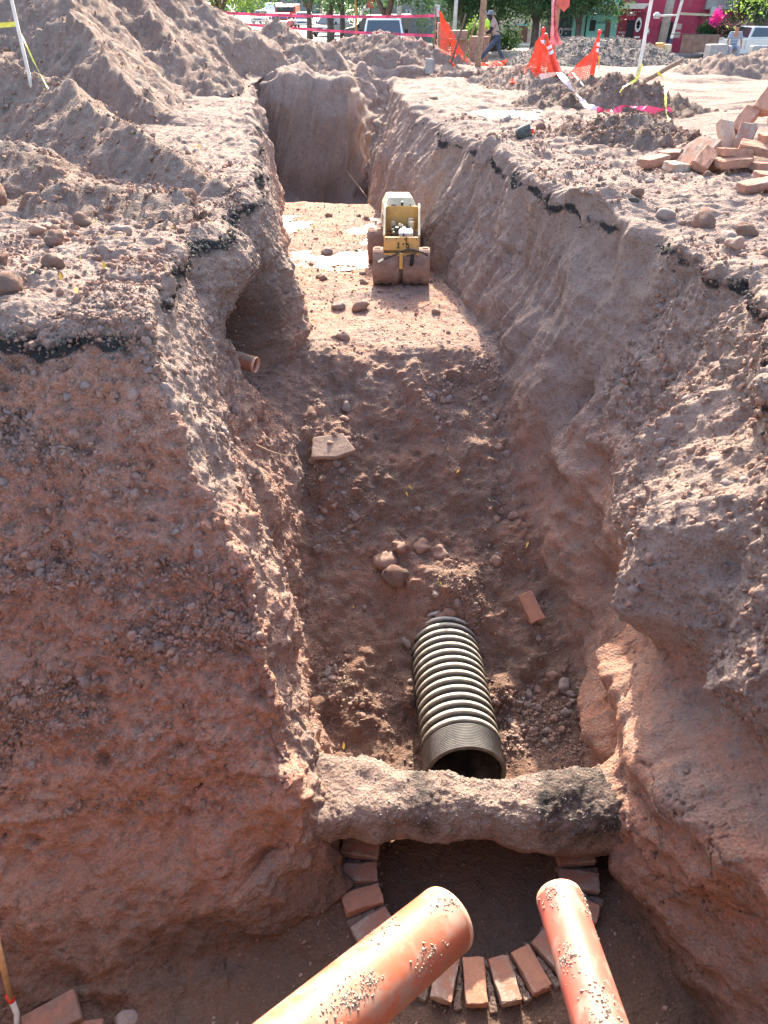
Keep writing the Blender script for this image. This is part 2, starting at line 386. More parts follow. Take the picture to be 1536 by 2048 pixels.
# right wall: bucket scoops and vertical flutes
flut = fbm(np.stack([X * 1.2, Y * 3.4 + Z * .55, Z * .7], -1), 3, 31)
flut2 = ridged(np.stack([X * 1.0, Y * 7.5 + Z * 2.2, Z * 1.1], -1), 2, 41)
farw = sstep(7.6, 9.5, Y)
D += wRW * (big * (.20 * (1 - farw) + .08 * farw) + flut * .10 + flut2 * (.012 + .065 * farw) + mid * .055 + fin * .018)
flutL = ridged(np.stack([X * 1.0, Y * 6.0 - Z * 1.5, Z * .9], -1), 2, 51)
D += wLW * flutL * .035
endw = sstep(20, 21.5, YN) * (1 - sstep(27, 28, YN)) * band(3, 9)
D += endw * (fbm(np.stack([X * 3, Y * 2, Z * .6], -1), 4, 61) * .16 + big * .30 + fbm(p * np.array([1.2, 1.2, 3.2]), 4, 63) * .20 + ridged(p * np.array([1.6, 1.6, 4.0]), 3, 65) * .06)
slope = band(5, 7) * sstep(4.0, 4.8, Y) * (1 - sstep(8.1, 8.9, Y))
D += wFL * (big * .05 + mid * (.03 + .10 * slope) + fin * (.012 + .022 * slope))
D += wGround * (fbm(p * .8, 2, 71) * .08 + mid * .06 + ridged(p * np.array([2.2, 5.0, 1]), 3, 73) * .028 + fin * .022)
# cobbly and cloddy relief
selA = slice(None)
vis = (YN > .8) & (YN < 14)
cd = np.zeros(len(p)); ci = np.zeros(len(p))
q = p[vis]; warp = np.stack([vnoise(q * 9, 3), vnoise(q * 9, 4), vnoise(q * 9, 5)], -1) * .035
d1, i1 = cells((q + warp) * 15, 81); cd[vis] = np.clip(.62 - d1, 0, 1) * sstep(.35, .6, i1); 
grav_r = sstep(.25, .6, wRW * (1 - sstep(6.5, 7.0, Y + .3 * mid)) * sstep(-2.0, -1.3, Z + .3 * mid))    # gravelly near part of the right wall
facetop = wFace * sstep(-3.0, -1.6, Z + mid * .5)
D += cd * (.10 * facetop + .10 * grav_r + .05 * wLW * near + .030 * wFL * sstep(2, 3.6, Y) + .030 * wGround)
d2, i2 = cells((q + warp) * 5.2, 91); c2 = np.zeros(len(p)); c2[vis] = np.clip(.5 - d2, 0, 1) * sstep(.62, .8, i2)
D += c2 * (.11 * facetop + .10 * grav_r + .17 * slope + .07 * wGround + .06 * wLW * near)
# streaky smeared clay on the lower face and near right wall
smear = fbm(np.stack([X * 1.2 + Z * 1.0, (X - Z * .9) * 5.0, Y * 1.5], -1), 3, 95)
D += smear * .05 * (1 + .9 * wRW) * (wFace * (1 - sstep(-2.7, -1.9, Z)) + wRW * (1 - sstep(6.5, 7.2, Y)) * (1 - grav_r))
# cracks and pits: thin deep lines in the banks
crk = np.abs(fbm(p * np.array([1.7, 1.7, 3.6]) + 3.1 * np.stack([mid, fin, big], -1) * .35, 4, 97))
pit = sstep(.045, .0, crk) * sstep(.1, .5, fbm(p * 1.7, 2, 98))
D -= pit * .05 * (wFace + wLW * near + .6 * wRW * near)
# strata: ragged ledges along the banks
stra = ridged(np.stack([X * 1.1, Y * 1.1, (Z + .22 * X) * 5.5], -1) + .5 * np.stack([mid, mid, big], -1), 3, 99)
D += stra * .045 * (wFace + .5 * wLW * near + .4 * wRW * near)
D += fbm(p * 7.5, 3, 96) * .032 * (facetop + grav_r + .5 * wFace)
hol = np.clip(.42 - cells(p[vis] * np.array([5.0, 5.0, 8.0]) + warp * 6, 141)[0], 0, 1) * (cells(p[vis] * np.array([5.0, 5.0, 8.0]) + warp * 6, 141)[1] > .78)
hl = np.zeros(len(p)); hl[vis] = hol
D -= hl * .20 * (wFace + .5 * grav_r + .4 * wLW * near + .35 * wFL * slope)
#  
# individual hollows, ledges and bulges: centre, radii, vector
V = nn * D[:, None]
def blob(c, r, vec, wgt=1.0):
    global V
    e = (((p - np.array(c)) / np.array(r)) ** 2).sum(1); V += (np.exp(-e * 1.6) * wgt)[:, None] * np.array(vec)[None]
blob((-1.5, 7.72, -1.35), (.8, .50, .66), (-1.05, 0, -.05), wLW)
blob((-1.15, 8.95, -1.05), (.6, .45, .95), (.20, 0, 0), wLW)       # hollow behind the shoulder, with the pipe stub
blob((-1.4, 7.45, -.38), (.7, .60, .48), (.46, -.05, 0), wLW)            # shoulder that overhangs it
blob((-1.5, 9.0, -.3), (.5, .8, .6), (.10, 0, 0), wLW)
blob((-.95, 5.9, -2.0), (.5, .45, .5), (.22, 0, .0), wLW)
blob((-.85, 4.7, -2.3), (.5, .3, .7), (.12, 0, .0), wLW)
blob((1.85, 7.1, -1.7), (.5, .28, .30), (.36, 0, 0), wRW)             # square notch in the right wall
blob((1.85, 6.55, -2.1), (.5, .35, .20), (-.20, 0, 0), wRW)
blob((1.9, 5.3, -2.75), (.5, .65, .22), (.30, 0, 0), wRW)             # long undercut
blob((1.9, 4.6, -3.35), (.5, .9, .28), (-.22, 0, 0), wRW)             # bench under it
slump = sstep(3.35, 3.8, Y + .2 * big) * (1 - sstep(4.8, 5.3, Y + .15 * mid)) * wRW      # shoulder of loose earth that catches the sun
V[:, 0] -= slump * .38 * sstep(.45, 1.0, -Z) * (1 - sstep(1.35, 2.3, -Z)); V[:, 0] += slump * .14 * np.exp(-((Z + .4) / .3) ** 2)
V[:, 0] -= wRW * .16 * np.exp(-((Z + 2.35 + .25 * (Y - 3.5)) / .22) ** 2) * (1 - sstep(4.2, 4.8, Y)); V[:, 0] += wRW * .18 * np.exp(-((Z + 1.85 + .25 * (Y - 3.5)) / .2) ** 2) * (1 - sstep(4.2, 4.8, Y))
blob((2.2, 8.9, -.15), (.55, .8, .35), (-.12, 0, .12), wRW)
blob((2.3, 8.2, .0), (.5, .5, .4), (-.10, 0, .22))                    # lip mound above the bend
blob((1.6, 11.4, .0), (.5, .8, .4), (0, 0, .20))
blob((-.55, 2.75, -2.55), (.35, .25, .30), (.0, -.05, .06))
blob((-.72, 2.62, -2.9), (.22, .2, .14), (0, .22, -.02), wFace)       # dark slot low in the face
blob((-1.35, 4.05, -1.6), (.16, .16, .10), (.0, .20, 0), wFace)
blob((-1.75, 3.75, -1.75), (.14, .14, .09), (.0, .16, 0), wFace)
blob((-.9, 2.2, -3.2), (.6, .3, .3), (0, .25, -.12))                  # hollow under the foot of the face
blob((.35, 7.9, -2.0), (.22, .5, .5), (0, 0, .12), slope)
blob((-.55, 7.2, -2.4), (.3, .6, .5), (0, 0, .16), slope)
blob((.0, 6.4, -2.9), (.2, .6, .6), (0, 0, .10), slope)
blob((1.15, 7.7, -2.1), (.4, .6, .5), (0, 0, -.12), slope)
blob((.60, 6.05, -3.6), (.6, .55, .6), (0, -.12, .34))
blob((1.8, 3.15, -2.85), (.5, .42, .45), (-.30, 0, 0), wRW)
blob((-.62, 2.95, -2.5), (.28, .25, .3), (.06, -.08, .10))
blob((-.1, 16.4, -1.7), (2.0, .5, .4), (0, 0, .0))
# ragged lips: slabs of the old road sticking out
lipL = np.exp(-((cc - 3.0) / .10) ** 2); lipR = np.exp(-((cc - 9.0) / .10) ** 2)
jag = fbm(np.stack([Y * 2.3, X * .3, Z * 0], -1), 3, 101)
V[:, 0] += (-lipL * sstep(4.9, 5.3, Y) + lipR) * jag * .17 * trench
P = (p + V)
# level patches where the puddles stand
for (cx, cy, rx, ry) in ((-1.35, 12.6, .5, .5), (-.35, 12.3, .85, .45), (-.3, 13.9, .7, .7), (-1.9, 14.4, .35, .9)):
    e = ((P[:, 0] - cx) / rx) ** 2 + ((P[:, 1] - cy) / ry) ** 2
    P[:, 2] -= .035 * np.exp(-e * 1.3) * wFL
e = ((P[:, 0] - 2.1) / .95) ** 2 + ((P[:, 1] - 15.5) / .75) ** 2; P[:, 2] -= .09 * np.exp(-e * e) * wGR
# pit inside the brick ring
RC = (.60, 2.98); RR = .64
dr = np.hypot(P[:, 0] - RC[0], P[:, 1] - RC[1]); inr = (1 - sstep(RR - .05, RR + .03, dr)) * sstep(4.5, 5.5, cc) * (1 - sstep(6.7, 7.5, cc))
rim = sstep(RR - .02, RR + .05, dr) * (1 - sstep(RR + .32, RR + .5, dr)) * band(5, 7, .2) * (1 - sstep(3.25, 3.5, P[:, 1]))
P[:, 2] = P[:, 2] * (1 - rim) + (-3.375 + .4 * (P[:, 2] + 3.375)) * rim
P[:, 2] = P[:, 2] * (1 - inr) + (-3.52 + fin * .008 + mid * .02) * inr
P = P.reshape(nr, nc, 3); NN = normals(P)
# soil attributes: asphalt, moisture plus painted shade, grey-vs-red
zc = P[..., 2].reshape(-1)
lipdepth = np.exp(-((zc + .09 + .12 * mid) / (.035 + .04 * np.clip(big + .6, 0, 1))) ** 2)
asp = lipdepth * np.maximum(.50 + .75 * sstep(-.3, .35, fbm(p * 5, 3, 117)), 1.15 * (Y < 7.2) * (X < 0)) * np.maximum(np.maximum(wLW * sstep(4.95, 5.2, Y), wRW * sstep(3.0, 4, Y)), wFace) * np.clip(sstep(-.5, .0, fbm(p * 1.9, 3, 113) + .15) + .3, 0, 1) * (1 - .75 * sstep(11, 18, Y)) * trench
asp = np.maximum(asp, .75 * wGround * sstep(.20, .5, fbm(p * 1.3, 3, 111)) * np.exp(-((cc - 6) ** 2 - 9) / 1.2).clip(0, 1) * trench)
blk = np.exp(-(((X - 3.0) / 1.2) ** 2 + ((Y - 16.6) / .8) ** 2)); asp = np.maximum(asp, blk * .62)
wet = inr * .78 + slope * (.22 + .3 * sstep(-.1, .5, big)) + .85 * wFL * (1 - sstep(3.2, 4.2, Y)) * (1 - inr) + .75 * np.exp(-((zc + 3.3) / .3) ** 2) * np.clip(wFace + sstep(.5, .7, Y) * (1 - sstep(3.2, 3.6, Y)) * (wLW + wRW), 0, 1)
wet = wet + .45 * wFL * sstep(3.3, 4.0, Y) * (1 - sstep(4.6, 6.6, Y))
wet = wet + .85 * wLW * np.exp(-(((X + 1.5) / .8) ** 2 + ((Y - 8.15) / .55) ** 2 + ((Z + 1.15) / .6) ** 2))  # shade of the left wall hollow put into the soil colour
wet = wet + .5 * np.exp(-(((X + 1.5) / .7) ** 2 + ((Y - 7.4) / .6) ** 2 + ((Z + 1.3) / .8) ** 2)) + pit * .3  # nearer part of the hollow: shade painted into the colour; cracks drawn darker
tint = .5 + .35 * wGround + .45 * wRW * sstep(-2.4, -.6, Z) + .35 * farw * wRW + .25 * sstep(16, 20, Y) - .38 * wFace * (1 - sstep(-.7, -.1, Z)) - .12 * wRW * (1 - sstep(4.2, 5.2, Y)) * (1 - sstep(-1.9, -1.4, Z)) + .3 * wLW * sstep(-1.6, -.3, Z)
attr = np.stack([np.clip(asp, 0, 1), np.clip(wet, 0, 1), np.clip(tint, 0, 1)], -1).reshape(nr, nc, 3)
ci_ = (cols[:-1] + cols[1:]) / 2; rowy = (ys[:-1] + ys[1:]) / 2
parts = {'ground': (ci_ < 3) | (ci_ > 9), 'trench_floor': (ci_ > 5) & (ci_ < 7), 'trench_wall': ((ci_ > 3) & (ci_ < 5)), 'trench_wall_': ((ci_ > 7) & (ci_ < 9))}
TW = {}
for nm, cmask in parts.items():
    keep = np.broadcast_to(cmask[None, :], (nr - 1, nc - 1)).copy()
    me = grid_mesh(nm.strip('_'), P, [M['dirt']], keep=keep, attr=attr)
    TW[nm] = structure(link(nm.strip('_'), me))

def surf(x, y, lo=0.0, hi=11.0):
    """surface point nearest to plan position (x, y) among the columns lo..hi"""
    jc = np.where((cols >= lo) & (cols <= hi))[0]
    i = int(np.argmin(np.abs(P[:, jc[len(jc) // 2], 1] - y))); i0, i1 = max(0, i - 40), min(nr, i + 41)
    sub = P[i0:i1][:, jc]; d = np.hypot(sub[..., 0] - x, sub[..., 1] - y); k = np.unravel_index(np.argmin(d), d.shape)
    return Vector(sub[k]), Vector(NN[i0:i1][:, jc][k])
def gh(x, y):                                         # ground height at a plan position on the banks
    return surf(x, y, 0, 3)[0].z if x < 0 else surf(x, y, 9, 11)[0].z

# ------------------------------------------------------------------ spoil heaps
def heap(name, label, bounds, ridges, res, k=.62, rough=.05, clod=.05, mt=None, foot=.10, cat='dirt heap', kill=None, round_=0, sink=None):
    """ridges: list of ((x,y,h), (x,y,h)) crest lines; height falls away at slope k"""
    x0, x1, y0, y1 = bounds; xs = np.arange(x0, x1 + res, res); yy = [y0]
    while yy[-1] < y1: yy.append(yy[-1] + res * 1.5)
    yy = np.array(yy); XX, YY = np.meshgrid(xs, yy); q = np.stack([XX.ravel(), YY.ravel(), np.zeros(XX.size)], -1)
    wp = np.stack([fbm(q * .9, 2, 5), fbm(q * .9, 2, 6)], -1) * .35
    px, py = q[:, 0] + wp[:, 0], q[:, 1] + wp[:, 1]; H_ = np.full(len(q), -9.0)
    for a_, b_ in ridges:
        ax, ay, ah = a_; bx, by, bh = b_; L2 = (bx - ax) ** 2 + (by - ay) ** 2 + 1e-9
        t = np.clip(((px - ax) * (bx - ax) + (py - ay) * (by - ay)) / L2, 0, 1)
        dist = np.hypot(px - ax - t * (bx - ax), py - ay - t * (by - ay))
        if round_: dist = np.sqrt(dist * dist + round_ ** 2) - round_
        h = ah + t * (bh - ah) - dist * k
        H_ = np.maximum(H_, h) + .06 * np.exp(-((H_ - h) / .12) ** 2)
    g = np.interp(q[:, 1], [-99, 24, 50, 999], [0, 0, -1.1, -1.1])
    d_, i_ = cells(q * 5.5, 131); d3, i3 = cells(q * 13, 133)
    n1 = fbm(q * 2.4, 4, 121) * rough * 2.2 + ridged(q * np.array([4.5, 1.6, 1]), 2, 125) * rough * .8 + fbm(q * 9, 3, 127) * rough * 1.3
    H_ = H_ + n1 + np.clip(.5 - d_, 0, 1) * (i_ > .55) * clod * 2.4 + np.clip(.55 - d3, 0, 1) * (i3 > .4) * clod * .9
    if sink is not None: H_ = np.minimum(H_, sink(q[:, 0], q[:, 1]))
    z = g + H_
    G = np.stack([q[:, 0], q[:, 1], z], -1).reshape(len(yy), len(xs), 3)
    G[..., :2] += np.stack([vnoise(q * 8, 7), vnoise(q * 8, 8)], -1).reshape(len(yy), len(xs), 2) * res * .4
    ok = (H_ > -foot).reshape(len(yy), len(xs))
    if kill is not None: ok &= ~kill(G[..., 0], G[..., 1])
    keep = ok[:-1, :-1] & ok[1:, :-1] & ok[:-1, 1:] & ok[1:, 1:]
    me = grid_mesh(name, G, [mt or M['heap']], keep=keep)
    o = link(name, me); tag(o, label, cat); return G, ok
lipx = lambda y: np.interp(y, [4.9, 5.8, 7.3, 8.45, 10.5, 12.5, 14.6, 16.4, 20.8, 22.0], [-1.57, -1.74, -1.72, -1.55, -1.66, -1.95, -2.3, -2.55, -3.25, -3.6])
sinkL = lambda x, y: np.where(y < 26, (lipx(y) - .02 - x) * 1.3 - .06 + np.maximum(0, y - 22.45) * 1.1, 9)
killL = lambda x, y: (x > lipx(y) - .10) & (y < 22.3)
HEAPS = []
HEAPS.append(heap('spoil_heap', 'largest brown spoil heap, rising out of the picture at the upper left', (-13, -2.2, 12.6, 27), [((-9.5, 23.5, 4.2), (-6.6, 24.5, 2.9)), ((-8.5, 22.5, 3.3), (-5.4, 16.0, .9)), ((-7.0, 23.5, 2.6), (-4.6, 19.5, .95)), ((-5.4, 16, .9), (-4.0, 14.6, .25))], .055, kill=killL, sink=sinkL, k=.66, rough=.075, clod=.07))
HEAPS.append(heap('dirt_mound', 'low ridge of dirt running from the left picture edge down to the trench lip', (-7.6, -1.6, 7.6, 15.5), [((-6.9, 14.4, 1.25), (-4.6, 12.2, .72)), ((-4.6, 12.2, .72), (-2.9, 10.3, .42)), ((-2.9, 10.3, .42), (-2.0, 8.9, .16))], .032, kill=killL, sink=sinkL, k=.75, rough=.04))
HEAPS.append(heap('dirt_mound', 'small lumpy mound on the left bank between the ridge and the broken road edge', (-6.2, -1.8, 7.0, 11.6), [((-5.4, 10.6, .42), (-4.1, 9.6, .30)), ((-3.9, 8.9, .24), (-3.2, 8.4, .20)), ((-2.7, 8.3, .16), (-2.2, 7.6, .12))], .032, kill=killL, sink=sinkL, k=.5, rough=.05, clod=.07))
HEAPS.append(heap('spoil_heap', 'spoil heap behind the far left corner of the trench, under the pink tape', (-6.8, .2, 22.9, 29.5), [((-5.2, 25.6, 1.45), (-4.4, 24.8, 1.25)), ((-3.1, 26.2, 1.35), (-2.5, 25.2, .9)), ((-2.5, 25.4, 1.0), (-1.0, 25.2, .5))], .06, k=.62, rough=.06, sink=lambda x, y: np.where(y < 27, (-.85 - x) * 1.2 - .05 + np.maximum(0, y - 25.8), 9)))
HEAPS.append(heap('spoil_heap', 'wide grey spoil heap behind the end of the trench in front of the cream pickup', (-3.6, 4.6, 27.3, 33), [((-1.6, 29.4, .85), (-.2, 29.2, 1.02)), ((-.2, 29.2, 1.02), (1.1, 29.4, .85)), ((.9, 28.8, .40), (2.4, 28.6, .30))], .06, k=.5, rough=.06, foot=.5, sink=lambda x, y: (y - 27.35) * 1.1 - .1))
HEAPS.append(heap('dirt_mound', 'low churned mound at the feet of the walking worker', (.8, 5.2, 18.5, 26), [((1.7, 22.2, .16), (3.4, 21.2, .30)), ((3.4, 21.2, .3), (4.2, 19.8, .16))], .05, k=.3, rough=.06))
HEAPS.append(heap('dirt_mound', 'dark mound of soil holding the leaning white pole and the yellow tape', (2.6, 7.2, 13.4, 19.4), [((3.5, 17.0, .40), (4.2, 17.3, .42)), ((4.5, 16.4, .55), (5.2, 15.9, .40))], .045, k=.5, rough=.06, clod=.08, mt=M['heap_dark']))
HEAPS.append(heap('dirt_mound', 'lumpy brown mound between the mud puddle and the brick heap', (2.3, 5.4, 11.0, 14.4), [((3.0, 12.9, .18), (3.9, 12.2, .30)), ((3.9, 12.2, .3), (4.3, 12.0, .15))], .034, k=.45, rough=.06, clod=.09, mt=M['heap_dark']))
HEAPS.append(heap('dirt_mound', 'pale dirt mound at the right picture edge below the seated man', (7.0, 14.0, 20.5, 28.0), [((9.2, 24.0, .50), (10.4, 23.2, .36)), ((10.9, 24.2, .62), (12.5, 24.0, .6))], .055, k=.42, rough=.06))
GRAV = dirt_material('gravel', red=(.14, .115, .10), grey=(.18, .155, .14), pale=(.30, .27, .24), attr=False, peb=10)
gG, gok = heap('gravel_pile', 'broad pile of grey gravel in front of the green and red shop fronts', (3.0, 13.2, 27.2, 36), [((6.9, 31.2, .84), (8.3, 31.2, .80))], .06, k=.42, rough=.03, clod=.08, mt=GRAV, cat='gravel pile', round_=.9)

# ------------------------------------------------------------------ earth bridge left across the pit
def beam():
    nx, na = 330, 200
    t = np.linspace(0, 1, nx); a = np.linspace(0, 2 * np.pi, na, endpoint=False)
    cx = -.78 + t * 3.0; cy = 3.12 + .16 * np.exp(-t / .09) + .05 * np.sin(t * 5) ; cz = -2.87 - .10 * np.exp(-t / .06) + .03 * np.sin(t * 7 + 1)
    fl = (.25 + .75 * sstep(0, .10, t))  + .30 * np.exp(-((t - .12) / .08) ** 2) + .35 * np.exp(-((t - .90) / .07) ** 2)
    ry = (.20 + .03 * np.sin(t * 9 + 1)) * fl; rz = (.19 - .03 * np.sin(t * 7)) * fl
    A, T_ = np.meshgrid(a, t); ca, sa = np.cos(A), np.sin(A)
    ex = lambda v: np.sign(v) * np.abs(v) ** .58
    B = np.stack([cx[:, None] + 0 * A, cy[:, None] + ry[:, None] * ex(ca), cz[:, None] + rz[:, None] * ex(sa)], -1)
    da = np.arctan2(np.sin(A + .95), np.cos(A + .95)); ext = .44 * np.exp(-(da / .55) ** 2)
    B[..., 1] += ext * .62; B[..., 2] -= ext * .95  # unseen rear underside drawn down to block sun passing beneath
    q = B.reshape(-1, 3); nrm = np.stack([0 * A, ca, sa], -1).reshape(-1, 3)
    d1, i1 = cells(q * 26, 201); sel = sstep(-.15, .15, fbm(q * 2.2, 2, 203)) * sstep(-.3, .4, nrm[:, 2])
    disp = fbm(q * 2.6, 3, 205) * .12 + fbm(q * 9, 3, 207) * .022 + fbm(q * 30, 2, 209) * .007 + np.clip(.6 - d1, 0, 1) * .028 * sel
    under = (nrm[:, 2] < -.2); disp = np.where(under, disp * .7, disp)
    q = q + nrm * disp[:, None]
    rt = sstep(.9, 1.15, q[:, 0] + .15 * fbm(q * 4, 2, 211)) * (1 - sstep(1.6, 1.8, q[:, 0]))
    top = sstep(-.2, .6, nrm[:, 2] - nrm[:, 1] * .4)
    asp = .60 * np.exp(-(((q[:, 0] - .25) / .20) ** 2)) * top + .62 * rt * top
    att = np.stack([np.clip(asp, 0, 1), np.clip(.6 * rt * (1 - top) + .15 * sel, 0, 1), .50 + .35 * top], -1).reshape(nx, na, 3)
    G = q.reshape(nx, na, 3); G = np.concatenate([G, G[:, :1]], 1); att = np.concatenate([att, att[:, :1]], 1)
    o = link('earth_bridge', grid_mesh('earth_bridge', G[:, ::-1], [M['dirt']], attr=att[:, ::-1]))
    tag(o, 'thick crusted bridge of earth left across the pit above the brick ring', 'earth bridge')
    return G
BEAM = beam()

# ------------------------------------------------------------------ bricks
def brick_mesh(name, m_, L=.27, W=.135, H_=.068, seed=0):
    rd = random.Random(seed); bm = bmesh.new(); bmesh.ops.create_cube(bm, size=1)
    for v in bm.verts: v.co = Vector((v.co.x * L, v.co.y * W, v.co.z * H_))
    bmesh.ops.subdivide_edges(bm, edges=list(bm.edges), cuts=3, use_grid_fill=True)
    bmesh.ops.bevel(bm, geom=[e for e in bm.edges if e.calc_face_angle(0) > 1], offset=.006, segments=1, affect='EDGES')
    for v in bm.verts:
        e_ = sum(1 for a_, h_ in zip(v.co, (L / 2, W / 2, H_ / 2)) if abs(abs(a_) - h_) < .012)
        s_ = .0016 if e_ < 2 else .0045
        v.co += Vector((rd.uniform(-1, 1), rd.uniform(-1, 1), rd.uniform(-1, 1))) * s_
        if e_ == 3 and rd.random() < .35: v.co *= .97
    me = bpy.data.meshes.new(name); bm.to_mesh(me); bm.free(); me.materials.append(m_); return me
BR = [brick_mesh('brick', M[k_], seed=i) for i, k_ in enumerate(['brick', 'brick', 'brick_b', 'brick_b', 'brick'])]
ring = thing('brick_ring', 'ring of dusty red bricks laid flat around the round mud-floored pit', 'brick ring', (RC[0], RC[1], -3.32))
nb = 26
for i in range(nb):
    a_ = 2 * math.pi * (i + .35) / nb
    if .95 < a_ < 2.2: continue                        # buried under the earth bridge
    o = link('brick', BR[(i * 7) % 5], ring)
    rr = RR + .145 + random.uniform(-.012, .016)
    o.location = (rr * math.cos(a_), rr * math.sin(a_), random.uniform(-.008, .012)); o.rotation_euler = (random.uniform(-.03, .03), random.uniform(-.03, .03), a_ + random.uniform(-.05, .05))
mo = MB()
for i in range(nb):
    a_ = 2 * math.pi * (i + .85) / nb
    if .85 < a_ < 2.3: continue
    for j in range(6):
        rr = RR + .015 + j * .05 + random.uniform(-.01, .01)
        mo.box((rr * math.cos(a_), rr * math.sin(a_), -.035 + random.uniform(-.012, .006)), (.062, random.uniform(.012, .022) + j * .006, .05), (random.gauss(0, .15), random.gauss(0, .15), a_ + random.gauss(0, .2)), bevel=.006)
stuff(mo.build('mortar', M['heap'], ring))

# ------------------------------------------------------------------ pipes
def along(p0, p1):
    p0, p1 = Vector(p0), Vector(p1); d = (p1 - p0); return Matrix.Translation(p0) @ d.to_track_quat('Z', 'Y').to_matrix().to_4x4(), d.length
def corrugated():
    p0, p1 = (.685, 3.93, -3.60), (.585, 6.3, -3.78)
    mtx, L = along(p0, p1)
    root = thing('corrugated_pipe', 'black corrugated drain pipe with a wide dusty mouth lying on the pit floor', 'pipe', p0)
    root.matrix_world = mtx
    r0 = .350; prof = [(r0 - .045, .5), (r0 - .045, .004), (r0 - .030, 0)]
    # plain end sleeve with many fine ribs
    z = .0
    for i in range(15):
        prof += [(r0 - .006, z), (r0 - .002, z + .006), (r0 - .006, z + .012), (r0 - .016, z + .016)]; z += .0175
    MBm = MB().lathe(prof, 72); MBm.build('mouth_sleeve', M['dusty_rim'], root, smooth=False)
    prof = [(r0 - .05, z)]; pitch = .098
    while z < L:
        prof += [(r0 - .052, z + .010), (r0 - .046, z + .018), (r0 - .004, z + .030), (r0 + .004, z + .037), (r0, z + .048), (r0 + .004, z + .059), (r0 - .004, z + .066), (r0 - .046, z + .080), (r0 - .052, z + .092)]; z += pitch
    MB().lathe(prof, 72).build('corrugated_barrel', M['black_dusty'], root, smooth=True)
    MB().lathe([(r0 - .06, L), (r0 - .06, .02)], 60).build('inner_wall', M['black_plastic'], root, smooth=True)
# dust that has settled on the upward faces of the black plastic
def dusty(name, base, dust, lo, hi, gl=.35, ridge=None):
    m_, n, l, b = mat(name, gl, .5); co = n.new('ShaderNodeTexCoord').outputs['Object']
    g = n.new('ShaderNodeNewGeometry'); sp = n.new('ShaderNodeSeparateXYZ'); l.new(g.outputs['Normal'], sp.inputs[0])
    f = _math(n, l, 'ADD', sp.outputs['Z'], _math(n, l, 'MULTIPLY', _math(n, l, 'SUBTRACT', _noise(n, l, co, 9, 6, .7), .5), 1.3))
    f = _ramp(n, l, f, lo, hi)
    if ridge:                                          # scuffed, dusty crowns of the corrugations, with sunlit highlights put into their colour
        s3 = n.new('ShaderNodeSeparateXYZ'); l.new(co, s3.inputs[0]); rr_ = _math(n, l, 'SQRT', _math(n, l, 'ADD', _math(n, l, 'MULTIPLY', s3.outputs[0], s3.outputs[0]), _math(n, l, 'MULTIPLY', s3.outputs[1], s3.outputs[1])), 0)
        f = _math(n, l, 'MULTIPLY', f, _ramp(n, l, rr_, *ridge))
    l.new(_mix(n, l, f, base, dust), b.inputs['Base Color'])
    rr = n.new('ShaderNodeMapRange'); l.new(f, rr.inputs['Value']); rr.inputs['To Min'].default_value = gl; rr.inputs['To Max'].default_value = .9; l.new(rr.outputs[0], b.inputs['Roughness'])
    return m_
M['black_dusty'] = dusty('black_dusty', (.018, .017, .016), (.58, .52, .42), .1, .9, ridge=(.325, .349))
M['dusty_rim'] = dusty('dusty_rim', (.05, .048, .045), (.34, .32, .28), .0, 1.2)
corrugated()
# a few clods fallen on the pipe come with the stones below

M['pvc_rim'] = simple('pvc_rim', (.66, .38, .26), .5, (.58, .30, .2), 5)
def pvc(name, label, p0, p1, r0, seed, pm='pvc'):
    mtx, L = along(p0, p1); root = thing(name, label, 'pipe'); root.matrix_world = mtx
    MB().lathe([(r0 * .93, .010), (r0 * .955, .0), (r0 * .985, .012), (r0, .028), (r0, L)], 72).build('pipe_wall', M[pm], root, smooth=True)
    MB().lathe([(r0 * .925, .03), (r0 * .925, -.001), (r0 * .955, -.006), (r0 * .99, -.001), (r0 * 1.003, .012), (r0 * 1.003, .024), (r0 * .99, .026)], 72).build('cut_rim', M['pvc_rim'], root, smooth=True)
    MB().lathe([(r0 * .93, L), (r0 * .93, .010)], 60).build('inner_wall', M['pvc_in'], root, smooth=True)
    # dried cement and mud splashes on the upper side
    rd = random.Random(seed); mud = MB(); inv = mtx.to_3x3().inverted(); up = inv @ Vector((0, -.3, 1)); a0 = math.atan2(up.y, up.x)
    spots = [(rd.uniform(.05, min(L, 1.15)), a0 + rd.gauss(0, .5), rd.uniform(.03, .075)) for _ in range(9)]
    for (zc_, ac, sp_) in spots:
        for _ in range(90):
            z = zc_ + rd.gauss(0, sp_); a_ = ac + rd.gauss(0, sp_ / r0 * .55)
            if z < .01 or z > L: continue
            s_ = abs(rd.gauss(.001, .0012)) + .0008; d_ = Vector((math.cos(a_), math.sin(a_), 0))
            c_ = d_ * (r0 + s_ * .15); c_.z = z
            mud.box(c_, (s_ * rd.uniform(1.2, 3), s_ * rd.uniform(1.2, 3), s_ * rd.uniform(1.5, 5)), (rd.uniform(0, 6), rd.uniform(0, 6), rd.uniform(0, 6)), bevel=s_ * .4)
    stuff(mud.build('dried_mud', M['dry_mud'], root))
M['dry_mud'] = simple('dry_mud', (.33, .28, .22), .95, (.20, .17, .14), 60)
pvc('drain_pipe', 'wide orange plastic pipe splashed with dried mud, slanting in from the lower left', (.300, 1.84, -1.83), (-1.16, .42, -1.20), .158, 3)
pvc('drain_pipe', 'narrower salmon orange plastic pipe at the lower right, ending over the brick ring', (.765, 1.74, -1.445), (.815, .42, -1.06), .101, 5, 'pvc_pink')
pvc('pipe_stub', 'short orange pipe end sticking out of the hollow in the left trench wall', (-1.36, 7.45, -1.44), (-2.1, 7.7, -1.34), .085, 8)

